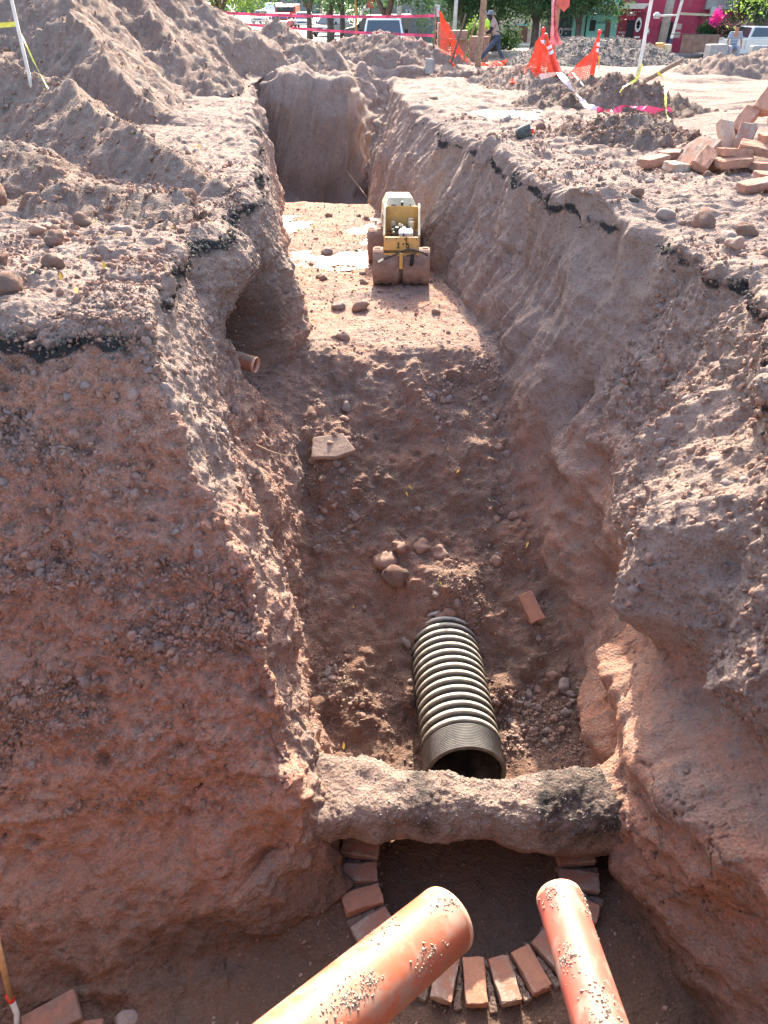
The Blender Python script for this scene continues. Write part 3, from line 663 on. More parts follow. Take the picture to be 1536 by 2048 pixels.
# ------------------------------------------------------------------ stones and clods
def stone_mesh(name, mt, seed, sub=2, lump=.34, flat=.7, angular=False):
    bm = bmesh.new(); bmesh.ops.create_icosphere(bm, subdivisions=sub, radius=1)
    P_ = np.array([v.co[:] for v in bm.verts]); q = P_ * .9 + seed * 13.7
    k_ = 1 + fbm(q, 2, seed) * lump * 2
    if angular: k_ += ridged(q * 1.6, 2, seed + 3) * .16 + fbm(q * 4, 2, seed) * .16
    P_ = P_ * k_[:, None] * np.array([1, .8 + .1 * (seed % 3), flat])
    for v, c_ in zip(bm.verts, P_): v.co = c_
    me = bpy.data.meshes.new(name); bm.to_mesh(me); bm.free(); me.materials.append(mt)
    me.polygons.foreach_set('use_smooth', [not (angular and sub < 2)] * len(me.polygons)); me.update(); return me
SM = [stone_mesh('stone', M['stone'], i + 1, sub=3, angular=i % 2 == 0) for i in range(4)] + [stone_mesh('stone', M['stone_grey'], i + 6, sub=3, angular=i % 2 == 0) for i in range(3)]
CM = [stone_mesh('clod', M['clod'], i + 11, sub=3, lump=.28, flat=.8, angular=True) for i in range(4)]
def put(name, me, pos, nrm, size, sink=.35, parent=None):
    o = link(name, me, parent); o.location = pos + nrm * size * (1 - 2 * sink) * .62
    q = nrm.to_track_quat('Z', 'Y'); o.rotation_mode = 'QUATERNION'; o.rotation_quaternion = q @ Quaternion((0, 0, 1), random.uniform(0, 6.28)) @ Quaternion((1, 0, 0), random.gauss(0, .25))
    o.scale = (size, size, size); return o
def pick(lo, hi, y0, y1, n, dens=None, xlim=None):
    """n random surface points among columns lo..hi and rows y0..y1, even by area"""
    jc = np.where((cols > lo) & (cols < hi))[0]; ic = np.where((ys > y0) & (ys < y1))[0]
    sub = P[np.ix_(ic, jc)]; sn = NN[np.ix_(ic, jc)]
    ar = np.linalg.norm(np.cross(np.gradient(sub, axis=0), np.gradient(sub, axis=1)), axis=-1)
    if xlim: ar = ar * ((sub[..., 0] > xlim[0]) & (sub[..., 0] < xlim[1]))
    if dens is not None: ar = ar * np.clip(dens(sub.reshape(-1, 3)), 0, None).reshape(ar.shape)
    ar = ar.ravel(); k = rng.choice(len(ar), size=n, p=ar / ar.sum())
    return sub.reshape(-1, 3)[k], sn.reshape(-1, 3)[k]
# cobbles embedded in the banks belong to the walls
def embed(parent, lo, hi, y0, y1, n, smin, smax, dens=None, xlim=None, sink=.52):
    pp, n_ = pick(lo, hi, y0, y1, n, dens, xlim)
    for a_, b_ in zip(pp, n_):
        put('stone', random.choice(SM), Vector(a_), Vector(b_), random.uniform(smin, smax) * random.uniform(.7, 1), sink, parent)
stripe = lambda q: .15 + sstep(-.1, .5, fbm(q * np.array([.8, .8, 3.0]), 2, 301)) 
embed(TW['ground'], 1.8, 3.0, 3.1, 4.9, 110, .018, .042, lambda q: stripe(q) * (.25 + sstep(-2.6, -.8, q[:, 2])), xlim=(-3.0, 0))
embed(TW['trench_wall'], 3.0, 4.4, 4.6, 6.6, 60, .02, .045)
embed(TW['trench_wall_'], 7.6, 9.0, 3.6, 6.9, 120, .018, .045, lambda q: sstep(-1.8, -1.0, q[:, 2]))
# loose stones: 240 things
def loose(n, lo, hi, y0, y1, smin, smax, label, grp, meshes, dens=None, xlim=None, name='stone', cat='stone'):
    pp, n_ = pick(lo, hi, y0, y1, n, dens, xlim)
    for a_, b_ in zip(pp, n_):
        o = put(name, random.choice(meshes), Vector(a_), Vector(b_).lerp(Vector((0, 0, 1)), .4).normalized(), smin + (smax - smin) * random.random() ** 2.2, .30); tag(o, label, cat, grp)
clump = lambda q: sstep(-.05, .45, fbm(q * 1.5, 2, 311)) + .08
side = lambda q: clump(q) * (.15 + sstep(.45, 1.0, q[:, 0]) + sstep(.2, .6, -q[:, 0]) * sstep(4.2, 4.8, q[:, 1]))
loose(120, 5.1, 6.9, 4.5, 8.2, .022, .055, 'rounded stone lying loose on the earth slope above the black pipe', 'loose stones on the trench slope', SM, clump)
loose(60, 5.0, 7.0, 3.7, 5.4, .018, .045, 'small stone among the rubble on the pit floor beside the black pipe', 'stones beside the black pipe', SM, side)
loose(24, 5.0, 7.0, 8.6, 16, .03, .075, 'stone on the sunlit floor of the trench near the roller', 'stones on the upper trench floor', SM)
loose(40, 1.9, 2.96, 5.0, 9.5, .03, .09, 'loose lump of dirt lying on the left bank', 'lumps on the left bank', CM + SM, None, (-4.4, -1.8), 'clod', 'dirt clod')
loose(46, 9.1, 9.95, 4.5, 15, .03, .085, 'loose lump of dirt lying on the right bank', 'lumps on the right bank', CM + SM, None, (1, 6), 'clod', 'dirt clod')
def one(x, y, size, me, label, name='stone', cat='stone', lo=0, hi=11, sink=.25):
    a_, b_ = surf(x, y, lo, hi); o = put(name, me, a_, Vector((0, 0, 1)), size, sink); tag(o, label, cat); return o
one(.62, 5.70, .085, SM[1], 'stone perched on the far end of the black pipe, left one', lo=5, hi=7)
one(.10, 6.02, .12, CM[0], 'largest lumpy stone in the middle of the slope', lo=5, hi=7)
one(.02, 6.20, .10, SM[0], 'big smooth stone directly above the largest lumpy one', lo=5, hi=7)
one(.18, 6.30, .075, SM[2], 'oval stone leaning on the big smooth stone', lo=5, hi=7)
one(.42, 6.38, .08, SM[3], 'upright stone right of the middle stone cluster', lo=5, hi=7)
one(.60, 6.33, .085, SM[1], 'flat wide stone at the right end of the stone cluster', lo=5, hi=7)
one(1.72, 4.98, .075, SM[4], 'grey angular stone at the foot of the right wall below the lone brick', lo=5, hi=7)
one(-.62, 4.78, .085, CM[2], 'reddish lump at the left edge of the pit floor', 'clod', 'dirt clod', 5, 7)
one(-.3, 9.9, .10, SM[0], 'pale flattish stone on the trench floor left of the roller shadow', lo=5, hi=7)
one(-.62, 9.95, .075, SM[5], 'grey stone beside the pale flattish stone on the trench floor', lo=5, hi=7)
one(2.78, 7.72, .075, SM[5], 'light stone on the right bank nearest the brick heap', lo=9, hi=11)
one(3.05, 7.45, .12, CM[1], 'reddish crumbly clod on the right bank', 'clod', 'dirt clod', 9, 11)
one(3.35, 7.20, .10, CM[3], 'upright brown clod leaning beside a grey stone on the right bank', 'clod', 'dirt clod', 9, 11)
one(3.15, 7.02, .085, SM[4], 'low grey stone in front of the upright clod on the right bank', lo=9, hi=11)
one(2.48, 7.9, .05, CM[0], 'black lump of old asphalt on the right bank', 'asphalt_lump', 'asphalt lump', 9, 11).data = stone_mesh('asphalt_lump', M['asphalt_chunk'], 31, angular=True)
one(-4.1, 8.2, .20, CM[1], 'largest clod at the left picture edge', 'clod', 'dirt clod', 0, 3)
one(-3.55, 8.1, .14, CM[3], 'second clod from the left picture edge, smoother', 'clod', 'dirt clod', 0, 3)
one(-2.05, 8.3, .10, CM[2], 'round clod on the left bank just above the black road edge', 'clod', 'dirt clod', 0, 3)
one(.62, 3.45, .03, SM[2], 'pebble on the mud below the earth bridge', 'pebble', 'pebble', 5, 7)
# bits of pebbles and crumbs too many to count
def crumbs(name, n, lo, hi, y0, y1, smin, smax, mt, dens=None, xlim=None, src=None, lift=.2, sub=1, parent=None):
    if src is None: pp, n_ = pick(lo, hi, y0, y1, n, dens, xlim)
    else: pp, n_ = src
    bm = bmesh.new(); bmesh.ops.create_icosphere(bm, subdivisions=sub, radius=1); bm.verts.ensure_lookup_table()
    v0 = np.array([v.co[:] for v in bm.verts]); f0 = np.array([[v.index for v in f.verts] for f in bm.faces]); bm.free()
    n = len(pp); s_ = smin + (smax - smin) * rng.random(n) ** 4
    Q = rng.normal(size=(n, 4)); Q /= np.linalg.norm(Q, axis=1)[:, None]; w_, x_, y_, z_ = Q.T
    Rm = np.stack([1 - 2 * (y_ ** 2 + z_ ** 2), 2 * (x_ * y_ - z_ * w_), 2 * (x_ * z_ + y_ * w_), 2 * (x_ * y_ + z_ * w_), 1 - 2 * (x_ ** 2 + z_ ** 2), 2 * (y_ * z_ - x_ * w_), 2 * (x_ * z_ - y_ * w_), 2 * (y_ * z_ + x_ * w_), 1 - 2 * (x_ ** 2 + y_ ** 2)], -1).reshape(n, 3, 3)
    sc = s_[:, None] * rng.uniform(.4, 1.25, (n, 3))
    vv = v0[None] * (1 + rng.normal(0, .27, (n, len(v0), 1))); vv = np.einsum('nij,nkj->nki', Rm, vv * sc[:, None])
    vv = vv + pp[:, None] + n_[:, None] * (s_ * lift)[:, None, None]
    F_ = (f0[None] + (np.arange(n) * len(v0))[:, None, None]).reshape(-1, 3)
    me = bpy.data.meshes.new(name); me.vertices.add(n * len(v0)); me.vertices.foreach_set('co', vv.astype(np.float32).ravel())
    me.loops.add(F_.size); me.loops.foreach_set('vertex_index', F_.astype(np.int32).ravel()); me.polygons.add(len(F_)); me.polygons.foreach_set('loop_start', np.arange(0, F_.size, 3, dtype=np.int32))
    me.materials.append(mt); me.update(calc_edges=True); o = stuff(link(name, me, parent)); return o
peb = simple('pebbles', (.31, .20, .155), .9, (.20, .13, .10), 9)
crumbs('pebbles', 9000, 5.05, 6.95, 3.6, 8.6, .005, .022, peb, clump)
crumbs('pebbles', 2500, 5.05, 6.95, 3.6, 6.5, .006, .024, peb, lambda q: side(q) ** 1.5)
crumbs('dirt_crumbs', 8500, 1.8, 3.02, 2.9, 4.95, .006, .024, M['clod'], lambda q: stripe(q) * (.2 + sstep(-3, -1.8, q[:, 2])), (-2.7, 0), lift=.22)
crumbs('pebbles', 900, 1.8, 3.02, 2.9, 4.95, .014, .034, M['stone'], lambda q: stripe(q) ** 2 * (.15 + sstep(-3, -1.6, q[:, 2])), (-2.7, 0), lift=.12, sub=2)
crumbs('dirt_crumbs', 4500, 7.2, 9.0, 2.2, 6.8, .006, .028, M['clod'], lambda q: .06 + sstep(-1.9, -1.3, q[:, 2]), lift=.1)
crumbs('dirt_crumbs', 4000, 3.0, 5.0, 3.2, 8.6, .006, .024, M['clod'], None, lift=.15)
crumbs('dirt_crumbs', 5500, 1.6, 3.0, 4.9, 10.5, .006, .034, M['clod'], stripe, (-5, -1))
crumbs('dirt_crumbs', 5500, 9.0, 10.0, 3.5, 15, .007, .034, M['clod'], clump, (1, 7))
crumbs('pebbles', 1500, 5.05, 6.95, 8.5, 16, .008, .025, peb)
crumbs('pebbles', 1500, 4.9, 7.1, 1.2, 3.4, .004, .014, peb)
crumbs('crusted_gravel', 1, 0, 0, 0, 0, .004, .010, simple('crust', (.33, .29, .25), .95, (.08, .075, .07), 40), src=(lambda g: (g[:, :3], g[:, 3:]))(np.array([[*BEAM[i, j], 0, math.cos(a_), math.sin(a_)] for i, j in zip(rng.integers(60, 300, 1500), rng.integers(15, 105, 1500)) for a_ in [2 * math.pi * j / 200]])), lift=.1)
_am = attr[..., 0]; _ii = np.argwhere((_am > .45) & (ys[:, None] < 15)); _w = np.maximum(ys[_ii[:, 0]], 2); _w = np.where(_w < 5.2, .45, 2.2) / _w; _kk = _ii[rng.choice(len(_ii), 1700, p=_w / _w.sum())]
_pp = P[_kk[:, 0], _kk[:, 1]] + rng.normal(0, .03, (1700, 3)); crumbs('broken_asphalt', 1, 0, 0, 0, 0, .004, .028, M['asphalt_chunk'], src=(_pp, NN[_kk[:, 0], _kk[:, 1]]), lift=.1)
def heap_src(G, ok, n, seed=0):
    f = np.argwhere(ok[1:-1, 1:-1]) + 1; k = rng.choice(len(f), n); pp = G[f[k, 0], f[k, 1]] + rng.normal(0, .02, (n, 3)) * np.array([1, 1, .2])
    return pp, np.tile(np.array([0, 0, 1.0]), (n, 1))
crumbs('gravel', 1, 0, 0, 0, 0, .014, .05, simple('gravel_bits', (.26, .23, .20), .9, (.11, .10, .09), 8), src=heap_src(gG, gok, 8000))
for G_, ok_ in HEAPS[:8]:
    crumbs('dirt_crumbs', 1, 0, 0, 0, 0, .008, .045, M['clod'], src=heap_src(G_, ok_, 3200 if G_ is HEAPS[0][0] else 2000))
# fallen yellow leaves
def leaves(n, lo, hi, y0, y1, xlim, dens=None, src=None):
    pp, n_ = src if src is not None else pick(lo, hi, y0, y1, n, dens, xlim); L = MB()
    for a_, b_ in zip(pp, n_):
        s_ = random.uniform(.012, .028); L.cur = 0 if random.random() < .85 else 1
        mt_ = Matrix.Translation(Vector(a_) + Vector((0, 0, .012))) @ Euler((random.gauss(0, .5), random.gauss(0, .5), random.uniform(0, 6.3))).to_matrix().to_4x4()
        L.add([(-s_ * 1.6, 0, 0), (-s_ * .4, -s_ * .55, .004), (s_ * .8, -s_ * .4, .002), (s_ * 1.7, 0, .008), (s_ * .8, s_ * .4, .002), (-s_ * .4, s_ * .55, .004)], [(0, 1, 2, 3), (0, 3, 4, 5)], mt_)
    stuff(L.build('fallen_leaves', [M['leaf_yellow'], M['leaf_green']]))
leaves(90, 1.5, 3, 5.2, 12, (-5, -1.6))
leaves(70, 5, 7, 9, 16, None)
leaves(22, 5.1, 6.9, 4.2, 8, None)
leaves(0, 0, 0, 0, 0, None, src=heap_src(*HEAPS[0], 130)); leaves(0, 0, 0, 0, 0, None, src=heap_src(*HEAPS[1], 60))

# lone brick on the slope, slab, bricks at the lower left, root, rod
a_, b_ = surf(1.50, 5.75, 5, 7)
o = link('brick', BR[2]); o.location = a_ + Vector((0, -.04, .07)); o.rotation_euler = (Matrix.Rotation(R(34), 3, 'X') @ Matrix.Rotation(R(112), 3, 'Z')).to_euler(); o.scale = (1.15, 1.15, 1.1); tag(o, 'single clean orange brick lying on the slope near the right wall', 'brick')
def slab(name, label, cat, pos, poly, th, rot, mt):
    m_ = MB().prism([(x, z) for x, z in poly], -th / 2, th / 2, Matrix.Rotation(R(90), 4, 'X')); o = m_.build(name, mt); o.location = pos; o.rotation_euler = rot
    md = o.modifiers.new('bevel', 'BEVEL'); md.width = .012; md.segments = 2; return tag(o, label, cat)
a_, b_ = surf(-.62, 7.15, 5, 7)
slab('dirt_slab', 'flat broken slab of crust lying at the top left of the slope', 'dirt slab', a_ + Vector((.06, 0, .05)), [(-.22, -.12), (.10, -.2), (.26, .02), (.05, .13), (-.22, .15)], .06, (R(24), R(4), 0), simple('crust_slab', (.34, .235, .18), .95, (.24, .165, .13), 9, bump=.9, bsc=22))
a_, b_ = surf(-2.28, 1.95, 2.8, 7)
slab('brick', 'dark brick lying flat at the lower left beside the shovel', 'brick', Vector((-1.98, 1.96, surf(-1.98, 1.96, 1.8, 7)[0].z + .05)), [(-.17, -.09), (.15, -.11), (.17, .08), (-.15, .09)], .07, (R(3), R(-4), R(25)), M['brick_dark'])
slab('brick', 'corner of a dark brick cut off by the bottom edge', 'brick', Vector((-1.74, 1.92, surf(-1.74, 1.92, 1.8, 7)[0].z + .04)), [(-.07, -.06), (.07, -.05), (.06, .06), (-.06, .05)], .06, (0, 0, R(12)), M['brick_dark'])
one(-1.55, 1.97, .055, SM[5], 'pale stone at the bottom edge beside the dark bricks', lo=1.8, hi=7)
o = MB().tube([(-1.18, 6.05, -1.62), (-1.05, 6.0, -1.66), (-.93, 5.98, -1.69), (-.82, 5.99, -1.70)], [.008, .007, .005, .003], 6).build('root', M['wood']); tag(o, 'thin pale root poking out of the left trench wall below the hollow', 'root')
o = MB().tube([(-1.0, 21.3, -2.0), (-.42, 20.2, -2.45)], .02, 6).build('rod', M['wood']); tag(o, 'thin rod leaning in the dark far corner of the trench', 'rod')

# shovel
sh = thing('shovel', 'wooden handled shovel standing against the left face at the lower left', 'shovel', (-2.17, 1.97, surf(-2.17, 1.97, 1.8, 7)[0].z + .06))
MB().tube([(.06, .10, .90), (-.02, .03, .17)], .017, 12).build('handle', M['handle'], sh, smooth=True)
MB().tube([(-.026, .037, .21), (-.018, .028, .15)], .020, 12).build('collar', M['post_orange'], sh, smooth=True)
MB().tube([(-.020, .030, .16), (-.005, 0, .06), (.0, -.06, -.01), (-.02, -.14, -.03)], [.018, .017, .015, .010], 10).build('socket', M['white_metal'], sh, smooth=True)
MB().add([(-.13, -.10, .0), (.10, -.10, .0), (.10, -.34, -.03), (0, -.42, -.04), (-.13, -.34, -.03), (0, -.12, -.03)], [(0, 5, 1), (5, 2, 1), (5, 3, 2), (5, 4, 3), (0, 4, 5)]).build('blade', M['white_metal'], sh)

# puddles: flat water sheets filling the low places
def water_mat(name, col, rough):
    m_, n, l, b = mat(name, rough, .5); co = n.new('ShaderNodeTexCoord').outputs['Object']
    l.new(_mix(n, l, _ramp(n, l, _noise(n, l, co, 2.5, 4), .4, .6), col, tuple(c * .8 for c in col)), b.inputs['Base Color'])
    l.new(_bump(n, l, _noise(n, l, co, 26, 5, .65), .35, .02), b.inputs['Normal']); b.inputs['Coat Weight'].default_value = .25; b.inputs['Coat Roughness'].default_value = .12
    return m_
M['puddle'] = water_mat('muddy_water', (.42, .28, .19), .32)
M['slurry'] = water_mat('wet_slurry', (.50, .47, .43), .22)
def puddle(label, cx, cy, rx, ry, z, seed, mt, lobes=.35):
    vs = [(0, 0, 0)]; n_ = 64; q = np.array([[math.cos(2 * math.pi * i / n_) * 1.6, math.sin(2 * math.pi * i / n_) * 1.6, seed * 3.3] for i in range(n_)])
    rr = 1 + fbm(q, 4, seed) * lobes * 2
    for i in range(n_): vs.append((math.cos(2 * math.pi * i / n_) * rx * rr[i], math.sin(2 * math.pi * i / n_) * ry * rr[i], 0))
    o = MB().add(vs, [(0, i + 1, (i + 1) % n_ + 1) for i in range(n_)]).build('puddle', mt, loc=(cx, cy, z)); tag(o, label, 'puddle')
puddle('brown puddle left of the roller, nearest the camera', -.55, 12.35, 1.15, .55, -1.722, 3, M['puddle'])
puddle('pale puddle behind the roller in the middle of the trench floor', -.45, 14.0, 1.0, .95, -1.722, 5, M['puddle'])
puddle('pale puddle along the left wall of the trench floor', -1.62, 13.9, .6, .8, -1.722, 8, M['puddle'])
puddle('narrow wet strip at the far left of the trench floor', -1.95, 15.4, .25, .8, -1.722, 9, M['puddle'])
puddle('bright wet slurry patch on the right bank above the trench', 2.15, 15.5, 1.0, .9, -.035, 12, M['slurry'], .25)
puddle('small bright wet patch right of the slurry on the bank', 3.4, 16.0, .5, .3, -.01, 14, M['slurry'], .4)

# ------------------------------------------------------------------ trench roller
def roller():
    fz = -1.715; t = thing('trench_roller', 'muddy yellow articulated trench roller standing on the trench floor', 'roller', (.245, 10.80, fz), R(-1.5))
    rd = .255
    def drum(xa, xb, y, yaw=0, cx=0):
        mtx = Matrix.Translation((cx, y, rd)) @ Matrix.Rotation(yaw, 4, 'Z') @ Matrix.Rotation(R(90), 4, 'Y')
        m_ = MB(); L = xb - xa
        m_.lathe([(.07, xa + .03), (rd - .05, xa + .03), (rd - .03, xa), (rd - .008, xa), (rd, xa + .012), (rd, xb - .012), (rd - .008, xb), (rd - .03, xb), (rd - .05, xb - .03), (.07, xb - .03)], 56, mtx)
        d = m_.build('drum', M['rust'], t)
        pads = MB()                                    # low tamping pads almost filled with mud
        for i in range(14):
            for j in range(3):
                a_ = 2 * math.pi * (i + .5 * (j % 2)) / 14
                c_ = mtx @ Vector((math.cos(a_) * (rd + .001), math.sin(a_) * (rd + .001), xa + L * (j + .5) / 3))
                e_ = (mtx.to_3x3() @ Matrix.Rotation(a_, 3, 'Z')).to_euler()
                pads.box(c_, (.012, .06, L / 3 * .62), e_, bevel=.003)
        stuff(pads.build('tamping_pads', M['rust'], d))
        MB().tube([mtx @ Vector((0, 0, xa - .006)), mtx @ Vector((0, 0, xa + .04))], .05, 16).build('hub', M['rust'], d)
    drum(-.41, -.025, .27); drum(.025, .41, .27)
    drum(-.41, -.03, 1.42, R(5), -.13); drum(.03, .41, 1.42, R(5), -.13)
    # frame between the drums and scraper beam
    m_ = MB().box((0, .16, .50), (.50, .12, .06), bevel=.01).box((0, .02, .42), (.044, .06, .20), (R(12), 0, 0)).box((0, .85, .36), (.34, 1.1, .14), bevel=.02).box((-.06, 1.45, .5), (.40, .5, .06))
    m_.build('chassis', M['steel_dark'], t)
    MB().box((-.001, -.008, .40), (.05, .02, .24), (R(10), 0, 0), bevel=.005).build('centre_strut', M['yellow'], t)
    # front tray: plates of the open engine bay
    W = .235
    fp = MB().prism([(-W, .43), (W, .43), (W, .70), (-W, .70)], .10, .118); fp.build('front_plate', M['yellow'], t)
    em = MB().box((-.045, .095, .585), (.018, .012, .055)).box((-.045, .095, .555), (.045, .012, .012)).box((-.045, .095, .622), (.03, .012, .014)); em.build('lifting_slot', M['steel_dark'], t)
    bo = MB()
    for x in (-.21, -.07, .07, .21):
        for z in (.49, .68): bo.tube([(x, .088, z), (x, .101, z)], .009, 8)
    bo.build('bolts', M['steel_dark'], t)
    for sx, nm in ((-1, 'side_plate'), (1, 'side_plate')):
        poly = [(.105, .44), (.80, .44), (.80, .98), (.56, .98), (.105, .72)]
        s_ = MB().prism([(y, z) for y, z in poly], -.009, .009, Matrix(((0, 1, 0, sx * (W + .009)), (1, 0, 0, 0), (0, 0, 1, 0), (0, 0, 0, 1)))); so = s_.build(nm, M['yellow'], t)
        rim = MB().tube([(sx * (W + .012), .10, .72), (sx * (W + .012), .56, .985), (sx * (W + .012), .80, .985)], .016, 8); rim.build('rim', M['cream'], so)
    MB().box((0, .795, .80), (.47, .016, .33), bevel=.004).build('rear_plate', M['yellow'], t)
    MB().box((0, .45, .50), (.36, .68, .02)).build('bay_floor', M['steel_dark'], t)
    # contents of the bay
    eng = MB().box((-.02, .47, .61), (.26, .24, .20), bevel=.02).box((-.02, .47, .73), (.17, .15, .05), bevel=.015).box((.0, .60, .66), (.30, .10, .14), bevel=.02)
    for i in range(6): eng.box((-.02, .36 + .04 * i, .62), (.225, .012, .17))
    eng.build('engine_block', M['steel_dark'], t)
    MB().tube([(-.03, .50, .75), (-.03, .44, .79)], .020, 12).tube([(-.03, .5, .74), (.02, .5, .76)], .026, 12).build('muffler', M['cream'], t, smooth=True)
    for (x, y, z, r_) in ((-.13, .66, .76, .035), (.13, .68, .80, .042), (.14, .57, .78, .045), (-.12, .50, .70, .03)):
        MB().lathe([(.001, .05), (r_ * .9, .05), (r_, .04), (r_, -.06), (r_ * .8, -.08)], 20, Matrix.Translation((x, y, z - .03))).build('tank_cap', M['cream'], t, smooth=False)
    cb = MB().box((.06, .24, .70), (.20, .13, .10), (R(8), 0, 0), bevel=.008); c_o = cb.build('control_box', M['white_metal'], t)
    sw = MB()
    for i in range(5): sw.tube([(-.01 + .035 * i, .24, .75), (-.01 + .035 * i, .235, .785)], .009, 8)
    sw.box((.03, .172, .715), (.03, .006, .03)); sw.build('switches', M['black_plastic'], c_o)
    hs = MB().tube([(.03, .17, .70), (0, .13, .67), (.03, .11, .62), (.02, .09, .60)], .010, 8).tube([(-.15, .3, .62), (-.1, .15, .66), (.0, .12, .64), (.10, .10, .60)], .011, 8).tube([(.15, .36, .66), (.1, .5, .74), (.12, .62, .70)], .012, 8)
    hs.build('hoses', M['black_plastic'], t, smooth=True)
    # hood at the back
    hood = MB()
    vs = [(-.27, .82, .60), (.23, .82, .60), (.23, 1.62, .58), (-.27, 1.62, .58), (-.25, .84, .94), (.22, .84, .94), (.22, 1.56, .88), (-.25, 1.56, .88), (-.19, .93, 1.06), (.16, .93, 1.06), (.16, 1.46, 1.02), (-.19, 1.46, 1.02)]
    hood.add([(x - .09 * max(0, (y - .8)), y, z) for x, y, z in vs], [(0, 1, 5, 4), (1, 2, 6, 5), (2, 3, 7, 6), (3, 0, 4, 7), (4, 5, 9, 8), (5, 6, 10, 9), (6, 7, 11, 10), (7, 4, 8, 11), (8, 9, 10, 11), (0, 3, 2, 1)])
    ho = hood.build('hood', M['cream'], t); md = ho.modifiers.new('bevel', 'BEVEL'); md.width = .014; md.segments = 2
    MB().box((-.285, 1.08, .72), (.02, .34, .17), (0, 0, R(5)), bevel=.004).build('side_vent', M['steel_dark'], t)
    lv = MB()
    for i in range(3): lv.box((-.12, .842 + .006 * i, .965 - .022 * i), (.09, .006, .008))
    lv.build('louvres', M['steel_dark'], ho)
    MB().box((-.07, 1.2, .54), (.42, .76, .10), (0, 0, R(5)), bevel=.01).build('rear_frame', M['yellow'], t)
    MB().tube([(.0, .84, .86), (.0, .83, 1.02)], .016, 8).build('lock_pin', M['steel_dark'], t)
    for x in (-.13, .12): MB().tube([(x, .80, .95), (x, .80, 1.0)], .006, 6).build('pin', M['steel_dark'], t)
    # chain of links hanging to the tow bar
    ch = MB(); pts = [Vector((.06, .09, .69)), Vector((.07, .08, .64)), Vector((.085, .075, .59)), Vector((.10, .06, .545))]
    for i, c in enumerate(pts):
        e_ = [c + (Matrix.Rotation(R(90 * (i % 2)), 3, 'Z') @ Vector((math.cos(k * math.pi / 5) * .016, 0, math.sin(k * math.pi / 5) * .030))) for k in range(11)]
        ch.tube(e_, .0055, 6)
    ch.build('chain', M['steel_dark'], t, smooth=True)
    MB().tube([(-.26, -.03, .425), (-.05, .0, .50), (.08, .01, .56), (.18, -.01, .555), (.30, -.03, .53), (.37, -.02, .48)], .013, 10).tube([(.16, .0, .55), (.20, .0, .50), (.08, .0, .47)], .011, 8).build('tow_bar', M['steel_dark'], t, smooth=True)
    MB().box((-.285, -.04, .415), (.10, .07, .010), (R(10), R(-25), R(10)), bevel=.003).build('tow_eye', M['steel_dark'], t)
    MB().tube([(.16, -.005, .49), (.15, -.02, .40), (.14, -.015, .34)], [.022, .03, .024], 8).build('hanging_rag', M['rubber'], t, smooth=True)
roller()

# ------------------------------------------------------------------ heap of bricks on the right bank
BRD = brick_mesh('brick', simple('pale_brick', (.46, .29, .20), .95, (.30, .165, .115), 7, bump=.6, bsc=60, grime=(.50, .42, .34), gsc=6, glo=.45, ghi=.62), seed=9)
slots = [  # x, y, z, yaw, tilt along, roll
 (3.42, 10.36, .05, 32, -4, 0), (3.66, 10.02, .05, 18, 3, 4), (3.78, 10.14, .13, 48, -24, 6), (3.92, 9.98, .12, 52, -20, 24), (4.22, 9.86, .08, 8, -3, 3), (4.28, 10.02, .17, 12, 4, -8),
 (3.74, 10.62, .06, 25, 0, 0), (4.0, 10.55, .12, 38, -18, 10), (4.05, 10.35, .17, 40, -26, 5), (4.35, 10.55, .30, 98, -50, 12), (4.52, 10.40, .28, 58, -48, 0), (4.62, 10.75, .42, 42, -36, 10),
 (4.55, 10.05, .22, -28, 8, 12), (4.82, 10.18, .36, 4, -6, 0), (4.85, 9.92, .24, 76, 6, 2), (5.05, 10.02, .12, 6, 0, 0), (4.62, 9.76, .07, 10, 0, 0), (5.02, 10.62, .56, 40, -34, 0),
 (5.1, 10.3, .42, 20, -12, 14), (4.9, 10.9, .58, 48, -30, 18), (5.3, 10.8, .74, 38, -22, -6), (5.35, 10.4, .52, 12, 8, 10), (5.3, 10.05, .30, 84, -4, 0), (5.5, 10.9, .80, 62, -20, 30),
 (5.6, 10.2, .46, -16, 5, 0), (5.55, 9.9, .12, 24, 0, 0), (4.7, 11.0, .30, 70, -12, 0), (4.4, 10.85, .12, 15, 0, 4), (5.1, 11.2, .50, 20, -6, 0), (5.7, 10.6, .66, 44, -12, 8), (5.85, 10.3, .5, 12, 12, 0), (5.9, 10.9, .8, 80, 0, 18),
 (4.86, 10.42, .20, 30, 0, 0), (5.2, 10.6, .28, 60, 0, 0), (5.5, 10.5, .30, 10, 0, 0), (4.5, 10.3, .08, 80, 0, 0), (4.15, 10.25, .05, 60, 0, 0), (5.6, 11.2, .5, 10, 0, 0)]
desc = ['leftmost brick of the heap, lying flat on the dirt', 'thin brick end at the foot of the heap beside the leftmost one', 'dark edged brick leaning between two tilted bricks at the foot of the heap', 'rough brick tipped on its long edge at the left of the heap', 'wide pale brick lying at the front foot of the heap', 'brick lying across the back of the wide pale one']
